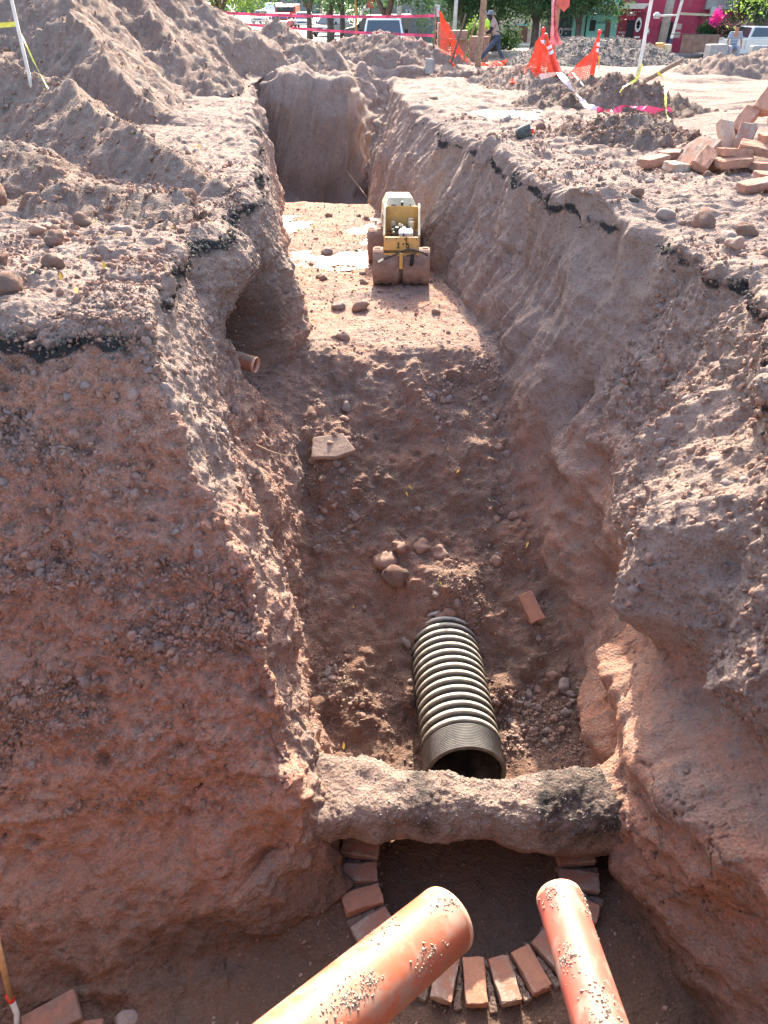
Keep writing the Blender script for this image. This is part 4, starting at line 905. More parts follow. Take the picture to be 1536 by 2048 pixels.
for i, (x, y, z, yw, tl, rl) in enumerate(slots):
    o = link('brick', (BR + [BRD])[(i * 5 + i // 4) % 6]); o.location = (x, y, gh(x, y) + z + .03); o.rotation_euler = Euler((R(rl), R(tl), R(yw)), 'XYZ'); o.scale = (1.5, 1.45, 1.45)
    if i < len(desc): tag(o, desc[i], 'brick', 'bricks tipped in a heap')
    elif i == 10: tag(o, 'long brick standing up steeply in the middle of the heap', 'brick', 'bricks tipped in a heap')
    elif i == 9: tag(o, 'small looking brick end pointing up left of the steep long brick', 'brick', 'bricks tipped in a heap')
    elif i == 12: tag(o, 'brick slanting down to the right below the steep long brick', 'brick', 'bricks tipped in a heap')
    elif i == 20: tag(o, 'uppermost brick of the heap at the right picture edge', 'brick', 'bricks tipped in a heap')
    else: tag(o, 'orange brick tumbled in the heap on the right bank', 'brick', 'bricks tipped in a heap')
for x, y, yw, lb in ((4.05, 8.75, 12, 'stray brick in front of the heap, leftmost of the strays'), (4.32, 8.55, 20, 'stray brick at the right edge with a rough end, nearest the big heap'), (4.36, 8.82, 5, 'stray brick behind the rough ended one'), (4.15, 8.35, 60, 'short stray brick between the leftmost and the rough one'), (3.98, 7.62, 80, 'lowest stray brick, cut off by the right picture edge'), (4.45, 9.3, 4, 'long stray brick lying nearest the foot of the heap')):
    o = link('brick', BR[int(x * 100) % 5]); o.location = (x, y, gh(x, y) + .06); o.rotation_euler = (R(random.uniform(-6, 6)), R(random.uniform(-6, 6)), R(yw)); o.scale = (1.35, 1.35, 1.35); tag(o, lb, 'brick', 'stray bricks by the heap')

# ------------------------------------------------------------------ tape, posts, nets
def ribbon(pts, wd, n_=6, twist=0, sag=0, seed=0, up=(0, 0, 1)):
    rd = random.Random(seed); pts = [Vector(p_) for p_ in pts]; full = []
    for a_, b_ in zip(pts[:-1], pts[1:]):
        for k in range(n_):
            t_ = k / n_; q_ = a_.lerp(b_, t_); q_.z -= sag * 4 * t_ * (1 - t_); full.append(q_)
    full.append(pts[-1]); vs = []
    for i, q_ in enumerate(full):
        d_ = (full[min(i + 1, len(full) - 1)] - full[max(i - 1, 0)]).normalized(); u_ = Vector(up) - d_ * d_.dot(Vector(up)); u_ = u_.normalized() if u_.length > .01 else d_.orthogonal().normalized()
        u_ = Matrix.Rotation(twist * i / len(full) + (rd.gauss(0, .25) if twist else 0), 3, d_) @ u_
        vs += [q_ - u_ * wd / 2, q_ + u_ * wd / 2]
    return MB().add(vs, [(2 * i, 2 * i + 2, 2 * i + 3, 2 * i + 1) for i in range(len(full) - 1)])
TXT = {}
def text(s_, parent, loc, rot, size, mt, ext=.0, align='CENTER', sx=1.0):
    key = (s_, round(size, 4), mt.name)
    if key not in TXT:
        c_ = bpy.data.curves.new('lettering', 'FONT'); c_.body = s_; c_.size = size; c_.align_x = align; c_.align_y = 'CENTER'; c_.extrude = ext; c_.resolution_u = 2
        tmp = bpy.data.objects.new('lettering', c_); TXT[key] = bpy.data.meshes.new_from_object(tmp); TXT[key].name = 'lettering'; TXT[key].materials.clear(); TXT[key].materials.append(mt); bpy.data.objects.remove(tmp)
    o = link('lettering', TXT[key], parent); o.location = loc; o.rotation_euler = rot; o.scale = (sx, 1, 1); return o
def barrier_tape(label, a_, b_, wd, sag, word, mt, nm='barrier_tape'):
    a_, b_ = Vector(a_), Vector(b_); o = ribbon([a_, b_], wd, 14, sag=sag).build(nm, mt); tag(o, label, 'tape')
    d_ = b_ - a_; n_ = int(d_.length / (wd * 11))
    for i in range(n_):
        t_ = (i + .5) / n_; q_ = a_.lerp(b_, t_); q_.z -= sag * 4 * t_ * (1 - t_)
        sl = math.atan2(d_.z - sag * 4 * (1 - 2 * t_), math.hypot(d_.x, d_.y)); yw = math.atan2(d_.y, d_.x)
        text(word, o, q_ + Vector((math.sin(yw), -math.cos(yw), 0)) * .006, Euler((R(90), -sl, yw), 'XYZ'), wd * .95, M['ink'], sx=1.7)
    return o
barrier_tape('upper pink printed barrier tape strung from the wooden stake across the spoil heaps', (-7.2, 29.6, 1.42), (1.62, 28.9, 1.24), .075, .10, 'PELIGRO', M['pink'])
barrier_tape('lower pink printed barrier tape running in front of the cream pickup to the stake', (-6.4, 29.9, 1.12), (1.62, 28.9, .70), .070, .06, 'PELIGRO', M['pink'])
def pole(name, label, cat, p0, p1, r0, r1, mt, n=10, group=None):
    p0, p1 = Vector(p0), Vector(p1); k = 7; pts = [p0.lerp(p1, i / k) + Vector((random.gauss(0, r0 * .12), random.gauss(0, r0 * .12), 0)) for i in range(k + 1)]
    return tag(MB().tube(pts, [r0 + (r1 - r0) * i / k for i in range(k + 1)], n).build(name, mt, smooth=True), label, cat, group)
pole('stake', 'square wooden stake holding the pink tapes and the first orange net', 'stake', (1.62, 28.95, -.3), (1.66, 28.9, 1.50), .035, .03, M['wood'], 4)
pole('stake', 'stake hidden behind the left heap at the other end of the pink tapes', 'stake', (-7.2, 29.7, -.3), (-7.2, 29.7, 1.7), .04, .035, M['wood'], 6)
pole('stick', 'dark thin stick leaning right in front of the brick stacks', 'stick', (2.05, 27.6, -.25), (2.52, 27.6, 1.32), .035, .025, M['wood_dark'])
pole('stick', 'brown thin stick leaning right beside the thick post', 'stick', (2.42, 27.9, -.3), (2.88, 27.9, 1.2), .035, .022, M['wood'])
pole('post', 'thick grey wooden post rising out of the picture left of the workers', 'post', (2.93, 27.3, -.3), (3.05, 27.3, 3.2), .10, .085, M['wood'], 12)
pole('post', 'round brown wooden post between the two orange nets', 'post', (4.12, 21.6, -.1), (4.18, 21.6, 3.2), .075, .065, M['wood'], 12)
pole('white_pole', 'white painted wooden pole leaning at the top left with yellow tape tied to it', 'pole', (-5.17, 12.6, .55), (-5.19, 12.65, 2.5), .024, .024, M['white_pole'], 6)
pole('white_pole', 'long white plastic pole standing in the dark mound on the right bank', 'pole', (4.72, 16.1, .2), (4.76, 16.1, 2.9), .032, .032, M['white_pole'], 12)
pole('plank', 'brown board sticking up at a slant from the dark mound', 'plank', (5.0, 16.6, .42), (5.75, 16.9, .75), .045, .045, M['wood'], 4)
o = ribbon([(-7.2, 12.8, 1.50), (-5.18, 12.62, 1.46)], .06, 12, sag=.05).build('yellow_tape', M['yellow_tape']); tag(o, 'yellow tape tied round the leaning white pole at the top left', 'tape')
o = ribbon([(-5.17, 12.6, 1.45), (-4.9, 12.2, 1.05), (-4.66, 11.9, .72)], .022, 8, twist=5).build('yellow_tape', M['yellow_tape']); tag(o, 'thin twisted yellow tape hanging from the white pole down to the dirt ridge', 'tape')
o = ribbon([(4.76, 16.05, .75), (4.66, 15.95, .5), (4.35, 15.6, .42), (4.25, 15.4, .36)], .05, 6, twist=3).build('yellow_tape', M['yellow_tape']); tag(o, 'yellow tape trailing left from the foot of the long white pole', 'tape')
o = ribbon([(5.05, 16.0, .62), (5.15, 15.7, .5), (4.95, 15.0, .33), (4.85, 14.5, .12), (4.8, 14.1, .06)], .06, 8, twist=5, seed=4).build('yellow_tape', M['yellow_tape']); tag(o, 'pale yellow tape hanging down the near side of the dark mound', 'tape')
o = ribbon([(3.35, 18.6, .34), (3.55, 17.6, .50), (3.60, 16.6, .34), (3.72, 15.6, .12), (3.9, 15.1, .08)], .11, 9, twist=7, seed=2).build('crumpled_tape', M['tape_white']); tag(o, 'crumpled pale plastic tape trailing down between the puddle and the dark mound', 'tape')
o = ribbon([(3.80, 15.1, .10), (4.1, 15.0, .10), (4.4, 15.35, .14), (4.8, 14.9, .12), (5.1, 15.0, .12)], .10, 9, twist=9, seed=6).build('pink_tape', M['pink']); tag(o, 'crumpled pink tape lying on the dirt at the foot of the dark mound', 'tape')
o = ribbon([(4.02, 19.2, .22), (3.95, 18.2, .46), (3.86, 17.2, .42), (3.95, 16.0, .2)], .03, 9, twist=4, seed=9).build('white_strap', M['white_pole']); tag(o, 'thin white strap arching over the dark soil', 'strap')

def net(name, label, A, B, Cc, Dd, nu, nv, th=.011, crumple=.03, seed=1, curve=0, group=None):
    """quad A (top left) B (top right) C (bottom right) D (bottom left), built as crossing strands"""
    q = np.zeros((nu + 1, nv + 1, 3)); A, B, Cc, Dd = map(np.array, (A, B, Cc, Dd))
    for i in range(nu + 1):
        for j in range(nv + 1):
            u, v = i / nu, j / nv; q[i, j] = (A * (1 - u) + B * u) * (1 - v) + (Dd * (1 - u) + Cc * u) * v; q[i, j, 1] += curve * math.sin(math.pi * u)
            q[i, j, 2] -= .10 * math.sin(math.pi * u) * (1 - v)
    w_ = q.reshape(-1, 3); w_ = w_ + np.stack([fbm(w_ * 5, 2, seed), fbm(w_ * 5, 2, seed + 3) * 1.6, fbm(w_ * 5, 2, seed + 5)], -1) * crumple; q = w_.reshape(q.shape)
    m_ = MB()
    def strand(pp, t_):
        vs = []
        for k, c in enumerate(pp):
            c = Vector(c); d_ = (Vector(pp[min(k + 1, len(pp) - 1)]) - Vector(pp[max(k - 1, 0)])); d_ = d_.normalized() if d_.length > 1e-6 else Vector((1, 0, 0))
            s1 = d_.cross(Vector((0, 1, 0))); s1 = s1.normalized() if s1.length > .01 else Vector((1, 0, 0)); s2 = d_.cross(s1)
            vs += [c - s1 * t_, c + s2 * t_ * .5, c + s1 * t_, c - s2 * t_ * .5]
        m_.add(vs, [(4 * k + e, 4 * k + (e + 1) % 4, 4 * k + 4 + (e + 1) % 4, 4 * k + 4 + e) for k in range(len(pp) - 1) for e in range(4)])
    for i in range(nu + 1): strand(q[i], th)
    for j in range(nv + 1): strand(q[:, j], th * .8)
    return tag(m_.build(name, M['mesh']), label, 'safety net', group)
net('safety_net', 'orange net stretched from the wooden stake down to the ground by the brick stacks', (1.76, 28.9, 1.42), (1.80, 28.85, 1.35), (2.85, 28.2, -.14), (1.86, 28.6, .30), 11, 18, .010, .05, 3)
net('safety_net', 'orange net heaped on the ground before the brick stacks', (2.1, 28.1, .02), (4.3, 30.6, -.05), (4.2, 30.2, -.22), (2.2, 27.9, -.2), 40, 6, .015, .09, 8)
net('safety_net', 'bunched orange net draped over the two left delineator posts', (3.66, 21.0, .95), (3.92, 21.0, .92), (4.32, 20.6, .12), (3.28, 20.5, .08), 26, 20, .009, .06, 12)
net('safety_net', 'orange net stretched from the upright right delineator down to the left', (4.78, 20.75, .60), (5.0, 20.75, 1.0), (4.98, 20.6, .12), (4.25, 20.6, .10), 15, 15, .008, .03, 15)
net('safety_net', 'loose tail of orange net lying left of the leaning delineator', (3.0, 20.4, .16), (3.5, 20.3, .2), (3.6, 20.0, .08), (2.95, 20.1, .08), 14, 8, .016, .06, 19)
net('safety_net', 'crumpled orange net lying between the brown post and the right delineator', (4.25, 20.5, .24), (4.9, 20.5, .22), (4.95, 20.2, .08), (4.3, 20.15, .08), 22, 8, .018, .06, 22)
net('safety_net', 'small scrap of orange net on the dirt right of the mound', (5.05, 18.0, .16), (5.6, 18.1, .14), (5.6, 17.8, .1), (5.0, 17.7, .1), 12, 5, .02, .05, 25)
def delineator(label, loc, rot, base=False):
    t = thing('delineator_post', label, 'traffic post', loc, rot=rot)
    MB().lathe([(.062, .02), (.058, .10), (.052, .80), (.040, .86)], 20).build('tube', M['post_orange'], t, smooth=True)
    MB().lathe([(.040, .86), (.03, .88), (.03, .95), (.045, .97), (.045, 1.03), (.02, 1.05), (.0, 1.05)], 16).build('grip', M['post_orange'], t, smooth=True)
    for z in (.60, .72): MB().lathe([(.0575, z), (.0565, z + .075)], 20).build('reflective_band', M['reflect'], t)
    MB().lathe([(.0, .01), (.22, .0), (.24, .015), (.235, .04), (.10, .055), (.06, .09)], 28).build('rubber_base', M['rubber'], t)
delineator('upright orange delineator post standing inside the left net', (3.74, 21.1, .12), (0, R(2), 0))
delineator('leaning orange delineator post with its black base tipped up', (4.12, 20.35, .16), (R(12), R(-27), 0))
delineator('upright orange delineator post at the right end of the nets', (5.0, 20.85, .08), (0, R(3), 0))
o = ribbon([(5.10, 20.8, .62), (5.14, 20.75, .30), (5.18, 20.6, .12)], .05, 8, twist=1.5).build('yellow_tape', M['yellow_tape']); tag(o, 'yellow printed tape hanging beside the right delineator post', 'tape')
# pink and white banner hanging from a rope
bn = MB(); q = [(4.02, 2.9, .05), (4.05, 2.2, .10), (4.0, 1.7, .07), (4.02, 1.35, .05), (4.08, 1.0, .09), (4.16, .80, .14)]
for i in range(len(q)):
    x, z, w_ = q[i]; q[i] = [Vector((x - w_, 21.3, z)), Vector((x - w_ * .3, 21.22, z)), Vector((x + w_ * .3, 21.34, z - .02)), Vector((x + w_, 21.25, z + .02))]
bn.add([v for r_ in q for v in r_], [(4 * i + k, 4 * i + k + 1, 4 * i + k + 5, 4 * i + k + 4) for i in range(len(q) - 1) for k in range(3)])
M['banner'] = simple('banner_cloth', (.78, .34, .34), .8, (.50, .12, .14), 7, grime=(.72, .62, .62), gsc=5)
tag(bn.build('banner', M['banner']), 'faded pink and white cloth banner hanging beside the brown post', 'banner')
o = MB().add([(4.05, 21.1, 1.62), (4.2, 21.1, 1.46), (4.33, 21.1, 1.58), (4.30, 21.12, 1.95), (4.06, 21.12, 2.05)], [(0, 1, 2, 3, 4)]).build('red_flag', M['red_paint']); tag(o, 'red cloth corner with a white print at the top edge', 'flag')
text('S', o, (4.17, 21.09, 1.78), (R(90), 0, 0), .16, M['reflect'])
# dark plastic cap with a red plug at the trench edge
t = thing('plastic_cap', 'dark green plastic bucket end with a red plug half buried at the right trench lip', 'bucket', (2.12, 12.55, gh(2.2, 12.6) + .02), rot=(0, R(72), R(-8)))
MB().lathe([(.0, -.13), (.07, -.13), (.10, -.08), (.125, .08), (.13, .10), (.11, .10)], 24).build('shell', simple('dark_green', (.03, .04, .035), .6, (.09, .10, .09), 8), t, smooth=True)
MB().lathe([(.0, .14), (.035, .14), (.04, .12), (.04, .09), (.0, .09)], 16).build('plug', M['post_orange'], t)

# ------------------------------------------------------------------ stacked bricks on pallets
bs = brick_mesh('brick', M['brick'], .24, .12, .065, 4); bs2 = brick_mesh('brick', M['brick_b'], .24, .12, .065, 5)
for nm_ in (bs, bs2): pass
M['brick_stack'] = simple('stack_brick', (.40, .23, .17), .9, (.30, .17, .13), 10, grime=(.46, .36, .29), gsc=6)
bs.materials[0] = M['brick_stack']; small = bpy.data.meshes.new('brick'); _m = MB().box((0, 0, 0), (.24, .12, .065), bevel=.004); _o = _m.build('brick', M['brick_stack']); small = _o.data; bpy.data.objects.remove(_o)
def stack(label, x, y, nx, ny, nz, seed):
    t = thing('brick_stack', label, 'brick stack', (x, y, gz(y) + .02)); rd = random.Random(seed)
    for pz in (0, ): MB().box((nx * .124 / 2, .25, .06), (nx * .124 + .06, .6, .02)).box((.05, .25, .02), (.08, .6, .06)).box((nx * .124 - .05, .25, .02), (.08, .6, .06)).build('pallet', M['wood'], t)
    for k in range(nz):
        for i in range(nx):
            for j in range(2):
                o = link('brick', small, t)
                if k % 4 < 2: o.rotation_euler = (R(90), R(90), rd.gauss(0, .02)); o.location = (i * .124 + .06, .12 + j * .25, 0)
                o.rotation_euler = (R(90), 0, R(90) + rd.gauss(0, .03)) if k % 3 else (0, 0, R(90) + rd.gauss(0, .03))
                hz = .122 if k % 3 else .067
                o.location = (i * (.072 if k % 3 else .124) + .05 + rd.gauss(0, .003), .12 + j * .25 + rd.gauss(0, .008), .07 + sum(.122 if q_ % 3 else .067 for q_ in range(k)) + hz / 2)
            if k % 3 == 0: continue
        if k % 3:
            for i in range(nx, int(nx * .124 / .072)):
                o = link('brick', small, t); o.rotation_euler = (R(90), 0, R(90) + rd.gauss(0, .03)); o.location = (i * .072 + .05, .12, .07 + sum(.122 if q_ % 3 else .067 for q_ in range(k)) + .061)
stack('tallest stack of clay bricks, nearest the first orange net', 2.02, 33.6, 4, 2, 12, 1)
stack('middle stack of clay bricks on a pallet behind the leaning sticks', 2.55, 33.4, 5, 2, 10, 2)
stack('lowest stack of clay bricks beside the thick grey post', 3.22, 33.2, 6, 2, 8, 3)
o = MB().box((2.7, 33.3, .42), (.75, .5, .05)).build('board', M['wood']); tag(o, 'pale board laid across the middle stack of bricks', 'board')
a_ = MB().box((1.42, 27.2, -.05), (.26, .2, .42), (0, R(4), 0), bevel=.02).build('concrete_block', M['concrete']); tag(a_, 'small grey concrete block at the far end of the right trench edge', 'concrete block')
o = MB().box((1.0, 17.2, .06), (.16, .12, .10), (R(5), 0, R(20)), bevel=.02).build('block', M['heap']); tag(o, 'small tan block lying on the right bank near the trench edge', 'stone')

# ------------------------------------------------------------------ people
def skin(name, V_, E_, rad, mt, parent, sub=2, root=0):
    bm = bmesh.new(); ly = bm.verts.layers.skin.verify(); vs = [bm.verts.new(v) for v in V_]
    for a_, b_ in E_: bm.edges.new((vs[a_], vs[b_]))
    for i, v in enumerate(vs):
        r_ = rad[i]; v[ly].radius = r_ if isinstance(r_, (tuple, list)) else (r_, r_); v[ly].use_root = (i == root)
    me = bpy.data.meshes.new(name); bm.to_mesh(me); bm.free(); me.materials.append(mt); o = link(name, me, parent)
    s_ = o.modifiers.new('skin', 'SKIN'); s_.use_smooth_shade = True; m2 = o.modifiers.new('sub', 'SUBSURF'); m2.levels = m2.render_levels = sub; return o
def person(label, loc, rz, J, top, trousers, shoe, hat, topm, extra=None):
    """J: joint positions (facing -Y locally): pelvis, chest, neck, head, shL/R, elL/R, haL/R, hipL/R, knL/R, anL/R"""
    t = thing('person', label, 'person', loc, rz)
    Vn = {k: Vector(v) for k, v in J.items()}
    names = ['pelvis', 'belly', 'chest', 'neck', 'head', 'crown', 'shL', 'elL', 'haL', 'shR', 'elR', 'haR', 'hipL', 'knL', 'anL', 'hipR', 'knR', 'anR']
    Vn['belly'] = Vn['pelvis'].lerp(Vn['chest'], .5); up = (Vn['head'] - Vn['neck']).normalized(); Vn['crown'] = Vn['head'] + up * .10
    rr = dict(pelvis=(.13, .10), belly=(.125, .095), chest=(.15, .105), neck=.055, head=(.075, .09), crown=.06, shL=.06, elL=.043, haL=.028, shR=.06, elR=.043, haR=.028, hipL=.085, knL=.058, anL=.042, hipR=.085, knR=.058, anR=.042)
    V_ = [Vn[k] for k in names]; rad = [rr[k] for k in names]; ix = {k: i for i, k in enumerate(names)}
    E_ = [('pelvis', 'belly'), ('belly', 'chest'), ('chest', 'neck'), ('neck', 'head'), ('head', 'crown'), ('chest', 'shL'), ('shL', 'elL'), ('elL', 'haL'), ('chest', 'shR'), ('shR', 'elR'), ('elR', 'haR'), ('pelvis', 'hipL'), ('hipL', 'knL'), ('knL', 'anL'), ('pelvis', 'hipR'), ('hipR', 'knR'), ('knR', 'anR')]
    E_ = [(ix[a_], ix[b_]) for a_, b_ in E_]
    for s_ in 'LR':
        h_ = Vn['ha' + s_]; d_ = (h_ - Vn['el' + s_]).normalized(); sd_ = d_.cross(Vector((0, -1, 0))); sd_ = sd_.normalized() if sd_.length > .1 else Vector((1, 0, 0))
        V_.append(h_ + d_ * .05); rad.append((.035, .018)); pi_ = len(V_) - 1; E_.append((ix['ha' + s_], pi_))
        for f_, (off, ln) in enumerate(((-.03, .055), (-.010, .065), (.010, .07), (.03, .06))):
            V_.append(V_[pi_] + sd_ * off + d_ * .03); rad.append(.009); V_.append(V_[-1] + d_ * ln + Vector((0, -.012, 0))); rad.append(.007); E_ += [(pi_, len(V_) - 2), (len(V_) - 2, len(V_) - 1)]
        V_.append(h_ + d_ * .045 - sd_ * .05); rad.append(.010); E_.append((ix['ha' + s_], len(V_) - 1))
    b_ = skin('body', V_, E_, rad, M['skin'], t)
    f = Vector((0, -1, 0)) if 'face' not in J else Vn['face']; hd = Vn['head']
    MB().lathe([(.0, .02), (.012, .012), (.016, -.01), (.006, -.02)], 8, Matrix.Translation(hd + f * .092) ).build('nose', M['skin'], b_)
    ey = MB(); sdv = f.cross(Vector((0, 0, 1))).normalized()
    for k in (-1, 1): ey.box(hd + f * .080 + sdv * .03 * k + Vector((0, 0, .02)), (.018, .012, .008))
    ey.box(hd + f * .082 + Vector((0, 0, -.045)), (.04, .01, .006)); ey.build('eyes_and_mouth', M['ink'], b_)
    ear = MB()
    for k in (-1, 1): ear.box(hd + sdv * .08 * k, (.015, .03, .05), bevel=.005)
    ear.build('ears', M['skin'], b_)
    def cloth(nm, ks, es, radk, mt, sub=2): 
        i2 = {k: i for i, k in enumerate(ks)}; return skin(nm, [Vn[k] for k in ks], [(i2[a_], i2[c_]) for a_, c_ in es], [radk[k] for k in ks], mt, t, sub)
    for s_ in 'LR': Vn['mid' + s_] = Vn['sh' + s_].lerp(Vn['el' + s_], .75); Vn['wr' + s_] = Vn['el' + s_].lerp(Vn['ha' + s_], .9)
    if top == 'short':
        cloth('shirt', ['pelvis', 'belly', 'chest', 'shL', 'midL', 'shR', 'midR'], [('pelvis', 'belly'), ('belly', 'chest'), ('chest', 'shL'), ('shL', 'midL'), ('chest', 'shR'), ('shR', 'midR')], dict(pelvis=(.155, .125), belly=(.155, .125), chest=(.175, .125), shL=.085, midL=.07, shR=.085, midR=.07), topm)
    else:
        cloth('shirt', ['pelvis', 'belly', 'chest', 'shL', 'elL', 'wrL', 'shR', 'elR', 'wrR'], [('pelvis', 'belly'), ('belly', 'chest'), ('chest', 'shL'), ('shL', 'elL'), ('elL', 'wrL'), ('chest', 'shR'), ('shR', 'elR'), ('elR', 'wrR')], dict(pelvis=(.15, .12), belly=(.15, .12), chest=(.17, .12), shL=.08, elL=.06, wrL=.045, shR=.08, elR=.06, wrR=.045), topm)
    cloth('trousers', ['pelvis', 'hipL', 'knL', 'anL', 'hipR', 'knR', 'anR'], [('pelvis', 'hipL'), ('hipL', 'knL'), ('knL', 'anL'), ('pelvis', 'hipR'), ('hipR', 'knR'), ('knR', 'anR')], dict(pelvis=(.15, .12), hipL=.105, knL=.078, anL=.065, hipR=.105, knR=.078, anR=.065), trousers)
    for s_ in 'LR':
        a_ = Vn['an' + s_]; skin('shoe', [a_ + Vector((0, .03, -.04)), a_ + f * .07 + Vector((0, 0, -.06)), a_ + f * .17 + Vector((0, 0, -.07))], [(0, 1), (1, 2)], [(.05, .05), (.045, .04), (.04, .028)], shoe, t, 1)
    c_ = hd + up * .055
    if hat == 'hardhat':
        MB().lathe([(.0, .11), (.05, .105), (.09, .075), (.108, .03), (.112, 0), (.128, -.004), (.128, -.012), (.105, -.012)], 20, Matrix.Translation(c_)).build('hard_hat', M['blue_hat'], t, smooth=True)
    elif hat == 'brim':
        MB().lathe([(.0, .09), (.06, .088), (.09, .07), (.10, .0), (.155, -.035), (.157, -.042), (.10, -.012)], 20, Matrix.Translation(c_)).build('sun_hat', M['grey_cloth'], t, smooth=True)
        MB().lathe([(.062, -.20), (.085, -.15), (.088, -.08), (.10, -.02), (.10, .0)], 16, Matrix.Translation(c_)).build('neck_scarf', M['dark_cloth'], t, smooth=True)
    else:
        MB().lathe([(.0, .075), (.05, .07), (.08, .045), (.086, .0), (.080, -.03)], 16, Matrix.Translation(c_ + Vector((0, .01, -.02)))).build('hair', M['hair'], t, smooth=True)
    if extra: extra(t, Vn, cloth)
    return t
M['blue_hat'] = simple('blue_plastic', (.03, .11, .50), .35); M['grey_cloth'] = simple('grey_cloth', (.17, .18, .22), .9); M['dark_cloth'] = simple('dark_cloth', (.025, .028, .04), .9)
M['lime'] = simple('lime_vest', (.42, .72, .06), .8); M['tan_cloth'] = simple('tan_cloth', (.36, .29, .26), .9, bump=.3); M['denim'] = simple('denim', (.035, .055, .09), .9, (.06, .085, .13), 12)
M['khaki'] = simple('khaki', (.34, .26, .20), .9); M['hair'] = simple('hair', (.03, .025, .022), .8); M['orange_band'] = simple('orange_band', (.8, .3, .12), .6)
m_, n, l, b = mat('striped_shirt', .9); co = n.new('ShaderNodeTexCoord').outputs['Object']; wv = n.new('ShaderNodeTexWave'); wv.bands_direction = 'Z'; wv.inputs['Scale'].default_value = 6; l.new(co, wv.inputs['Vector']); l.new(_mix(n, l, _ramp(n, l, wv.outputs['Fac'], .45, .55), (.13, .19, .27), (.36, .40, .45)), b.inputs['Base Color']); M['striped'] = m_
# walking worker, moving to the left with a long stride (local -Y is turned to picture left)
walk = dict(pelvis=(0, 0, .86), chest=(0, -.14, 1.28), neck=(0, -.20, 1.45), head=(0, -.26, 1.56), shL=(.17, -.16, 1.36), elL=(.20, -.26, 1.10), haL=(.12, -.46, .98), shR=(-.17, -.16, 1.36), elR=(-.21, -.20, 1.08), haR=(-.10, -.44, .96),
            hipL=(.09, 0, .84), knL=(.09, -.30, .50), anL=(.08, -.62, .14), hipR=(-.09, .02, .84), knR=(-.09, .12, .46), anR=(-.09, .36, .12))
def vest(t, Vn, cloth):
    v = cloth('work_vest', ['pelvis', 'belly', 'chest', 'shL', 'midL', 'shR', 'midR'], [('pelvis', 'belly'), ('belly', 'chest'), ('chest', 'shL'), ('shL', 'midL'), ('chest', 'shR'), ('shR', 'midR')], dict(pelvis=(.185, .15), belly=(.18, .145), chest=(.19, .15), shL=.095, midL=.085, shR=.095, midR=.085), M['tan_cloth'])
    MB().tube([Vector((-.19, -.05, 1.06)), Vector((-.1, .12, 1.03)), Vector((.1, .12, 1.03)), Vector((.19, -.05, 1.06))], .013, 6).build('vest_strap', M['dark_cloth'], t)
person('person in a tan work vest, dark sleeves, jeans and a grey brimmed hat, striding left', (4.15, 32.6, -.36), R(-90), walk, 'long', M['denim'], M['dark_cloth'], 'brim', M['dark_cloth'], vest)
stand = dict(pelvis=(0, 0, .93), chest=(0, -.06, 1.36), neck=(0, -.10, 1.52), head=(0, -.14, 1.64), shL=(.18, -.06, 1.42), elL=(.22, -.12, 1.14), haL=(.10, -.30, 1.0), shR=(-.18, -.06, 1.42), elR=(-.22, -.16, 1.16), haR=(-.06, -.32, 1.06),
             hipL=(.09, 0, .90), knL=(.11, -.04, .50), anL=(.11, .0, .10), hipR=(-.09, 0, .90), knR=(-.12, -.02, .50), anR=(-.13, .02, .10))
def lime(t, Vn, cloth):
    cloth('reflective_vest', ['belly', 'chest', 'shL', 'shR'], [('belly', 'chest'), ('chest', 'shL'), ('chest', 'shR')], dict(belly=(.185, .15), chest=(.195, .15), shL=.09, shR=.09), M['lime'])
    MB().lathe([(.178, -.03), (.18, .03)], 20, Matrix.Translation(Vn['belly'] + Vector((0, 0, -.03))) @ Matrix.Diagonal((1.05, .85, 1, 1))).build('reflective_band', M['orange_band'], t)
person('person in a lime green vest, khaki trousers and a blue hard hat, looking down', (4.02, 35.0, -.47), R(-70), stand, 'short', M['khaki'], M['dark_cloth'], 'hardhat', M['lime'], lime)
sh = thing('work_tool', 'long handled tool held by the person in the blue hard hat', 'shovel', (3.6, 34.8, -.45))
MB().tube([(0, 0, 0), (.32, .1, 1.05)], .018, 8).build('handle', M['wood'], sh); MB().box((-.02, 0, .04), (.16, .05, .22), bevel=.01).build('blade', M['steel_dark'], sh)
sit = dict(pelvis=(0, 0, .52), chest=(0, -.10, .95), neck=(0, -.14, 1.12), head=(0, -.18, 1.24), shL=(.19, -.10, 1.02), elL=(.27, -.14, .74), haL=(.25, -.30, .60), shR=(-.19, -.10, 1.02), elR=(-.27, -.14, .74), haR=(-.25, -.30, .60),
           hipL=(.10, -.03, .52), knL=(.16, -.44, .54), anL=(.16, -.42, .10), hipR=(-.10, -.03, .52), knR=(-.16, -.44, .54), anR=(-.16, -.42, .10))
M['shorts'] = simple('grey_shorts', (.32, .32, .36), .9)
person('person in a striped grey blue shirt and light shorts, sitting with hands on the knees', (14.35, 36.3, -.52), R(-8), sit, 'short', M['shorts'], M['dark_cloth'], 'none', M['striped'])
o = MB().box((14.4, 36.5, -.30), (.6, .45, .60), bevel=.02).build('concrete_block', M['concrete']); tag(o, 'block the person in the striped shirt is sitting on', 'concrete block')
o = MB().box((13.55, 35.9, -.22), (.78, .5, .72), (0, 0, R(8)), bevel=.03).build('concrete_block', M['concrete']); tag(o, 'large grey concrete block left of the seated person', 'concrete block')
o = MB().box((15.6, 36.3, -.20), (.9, .5, .55), (0, 0, R(-6)), bevel=.03).build('concrete_block', M['concrete']); tag(o, 'pale concrete block at the right picture edge beside the seated person', 'concrete block')

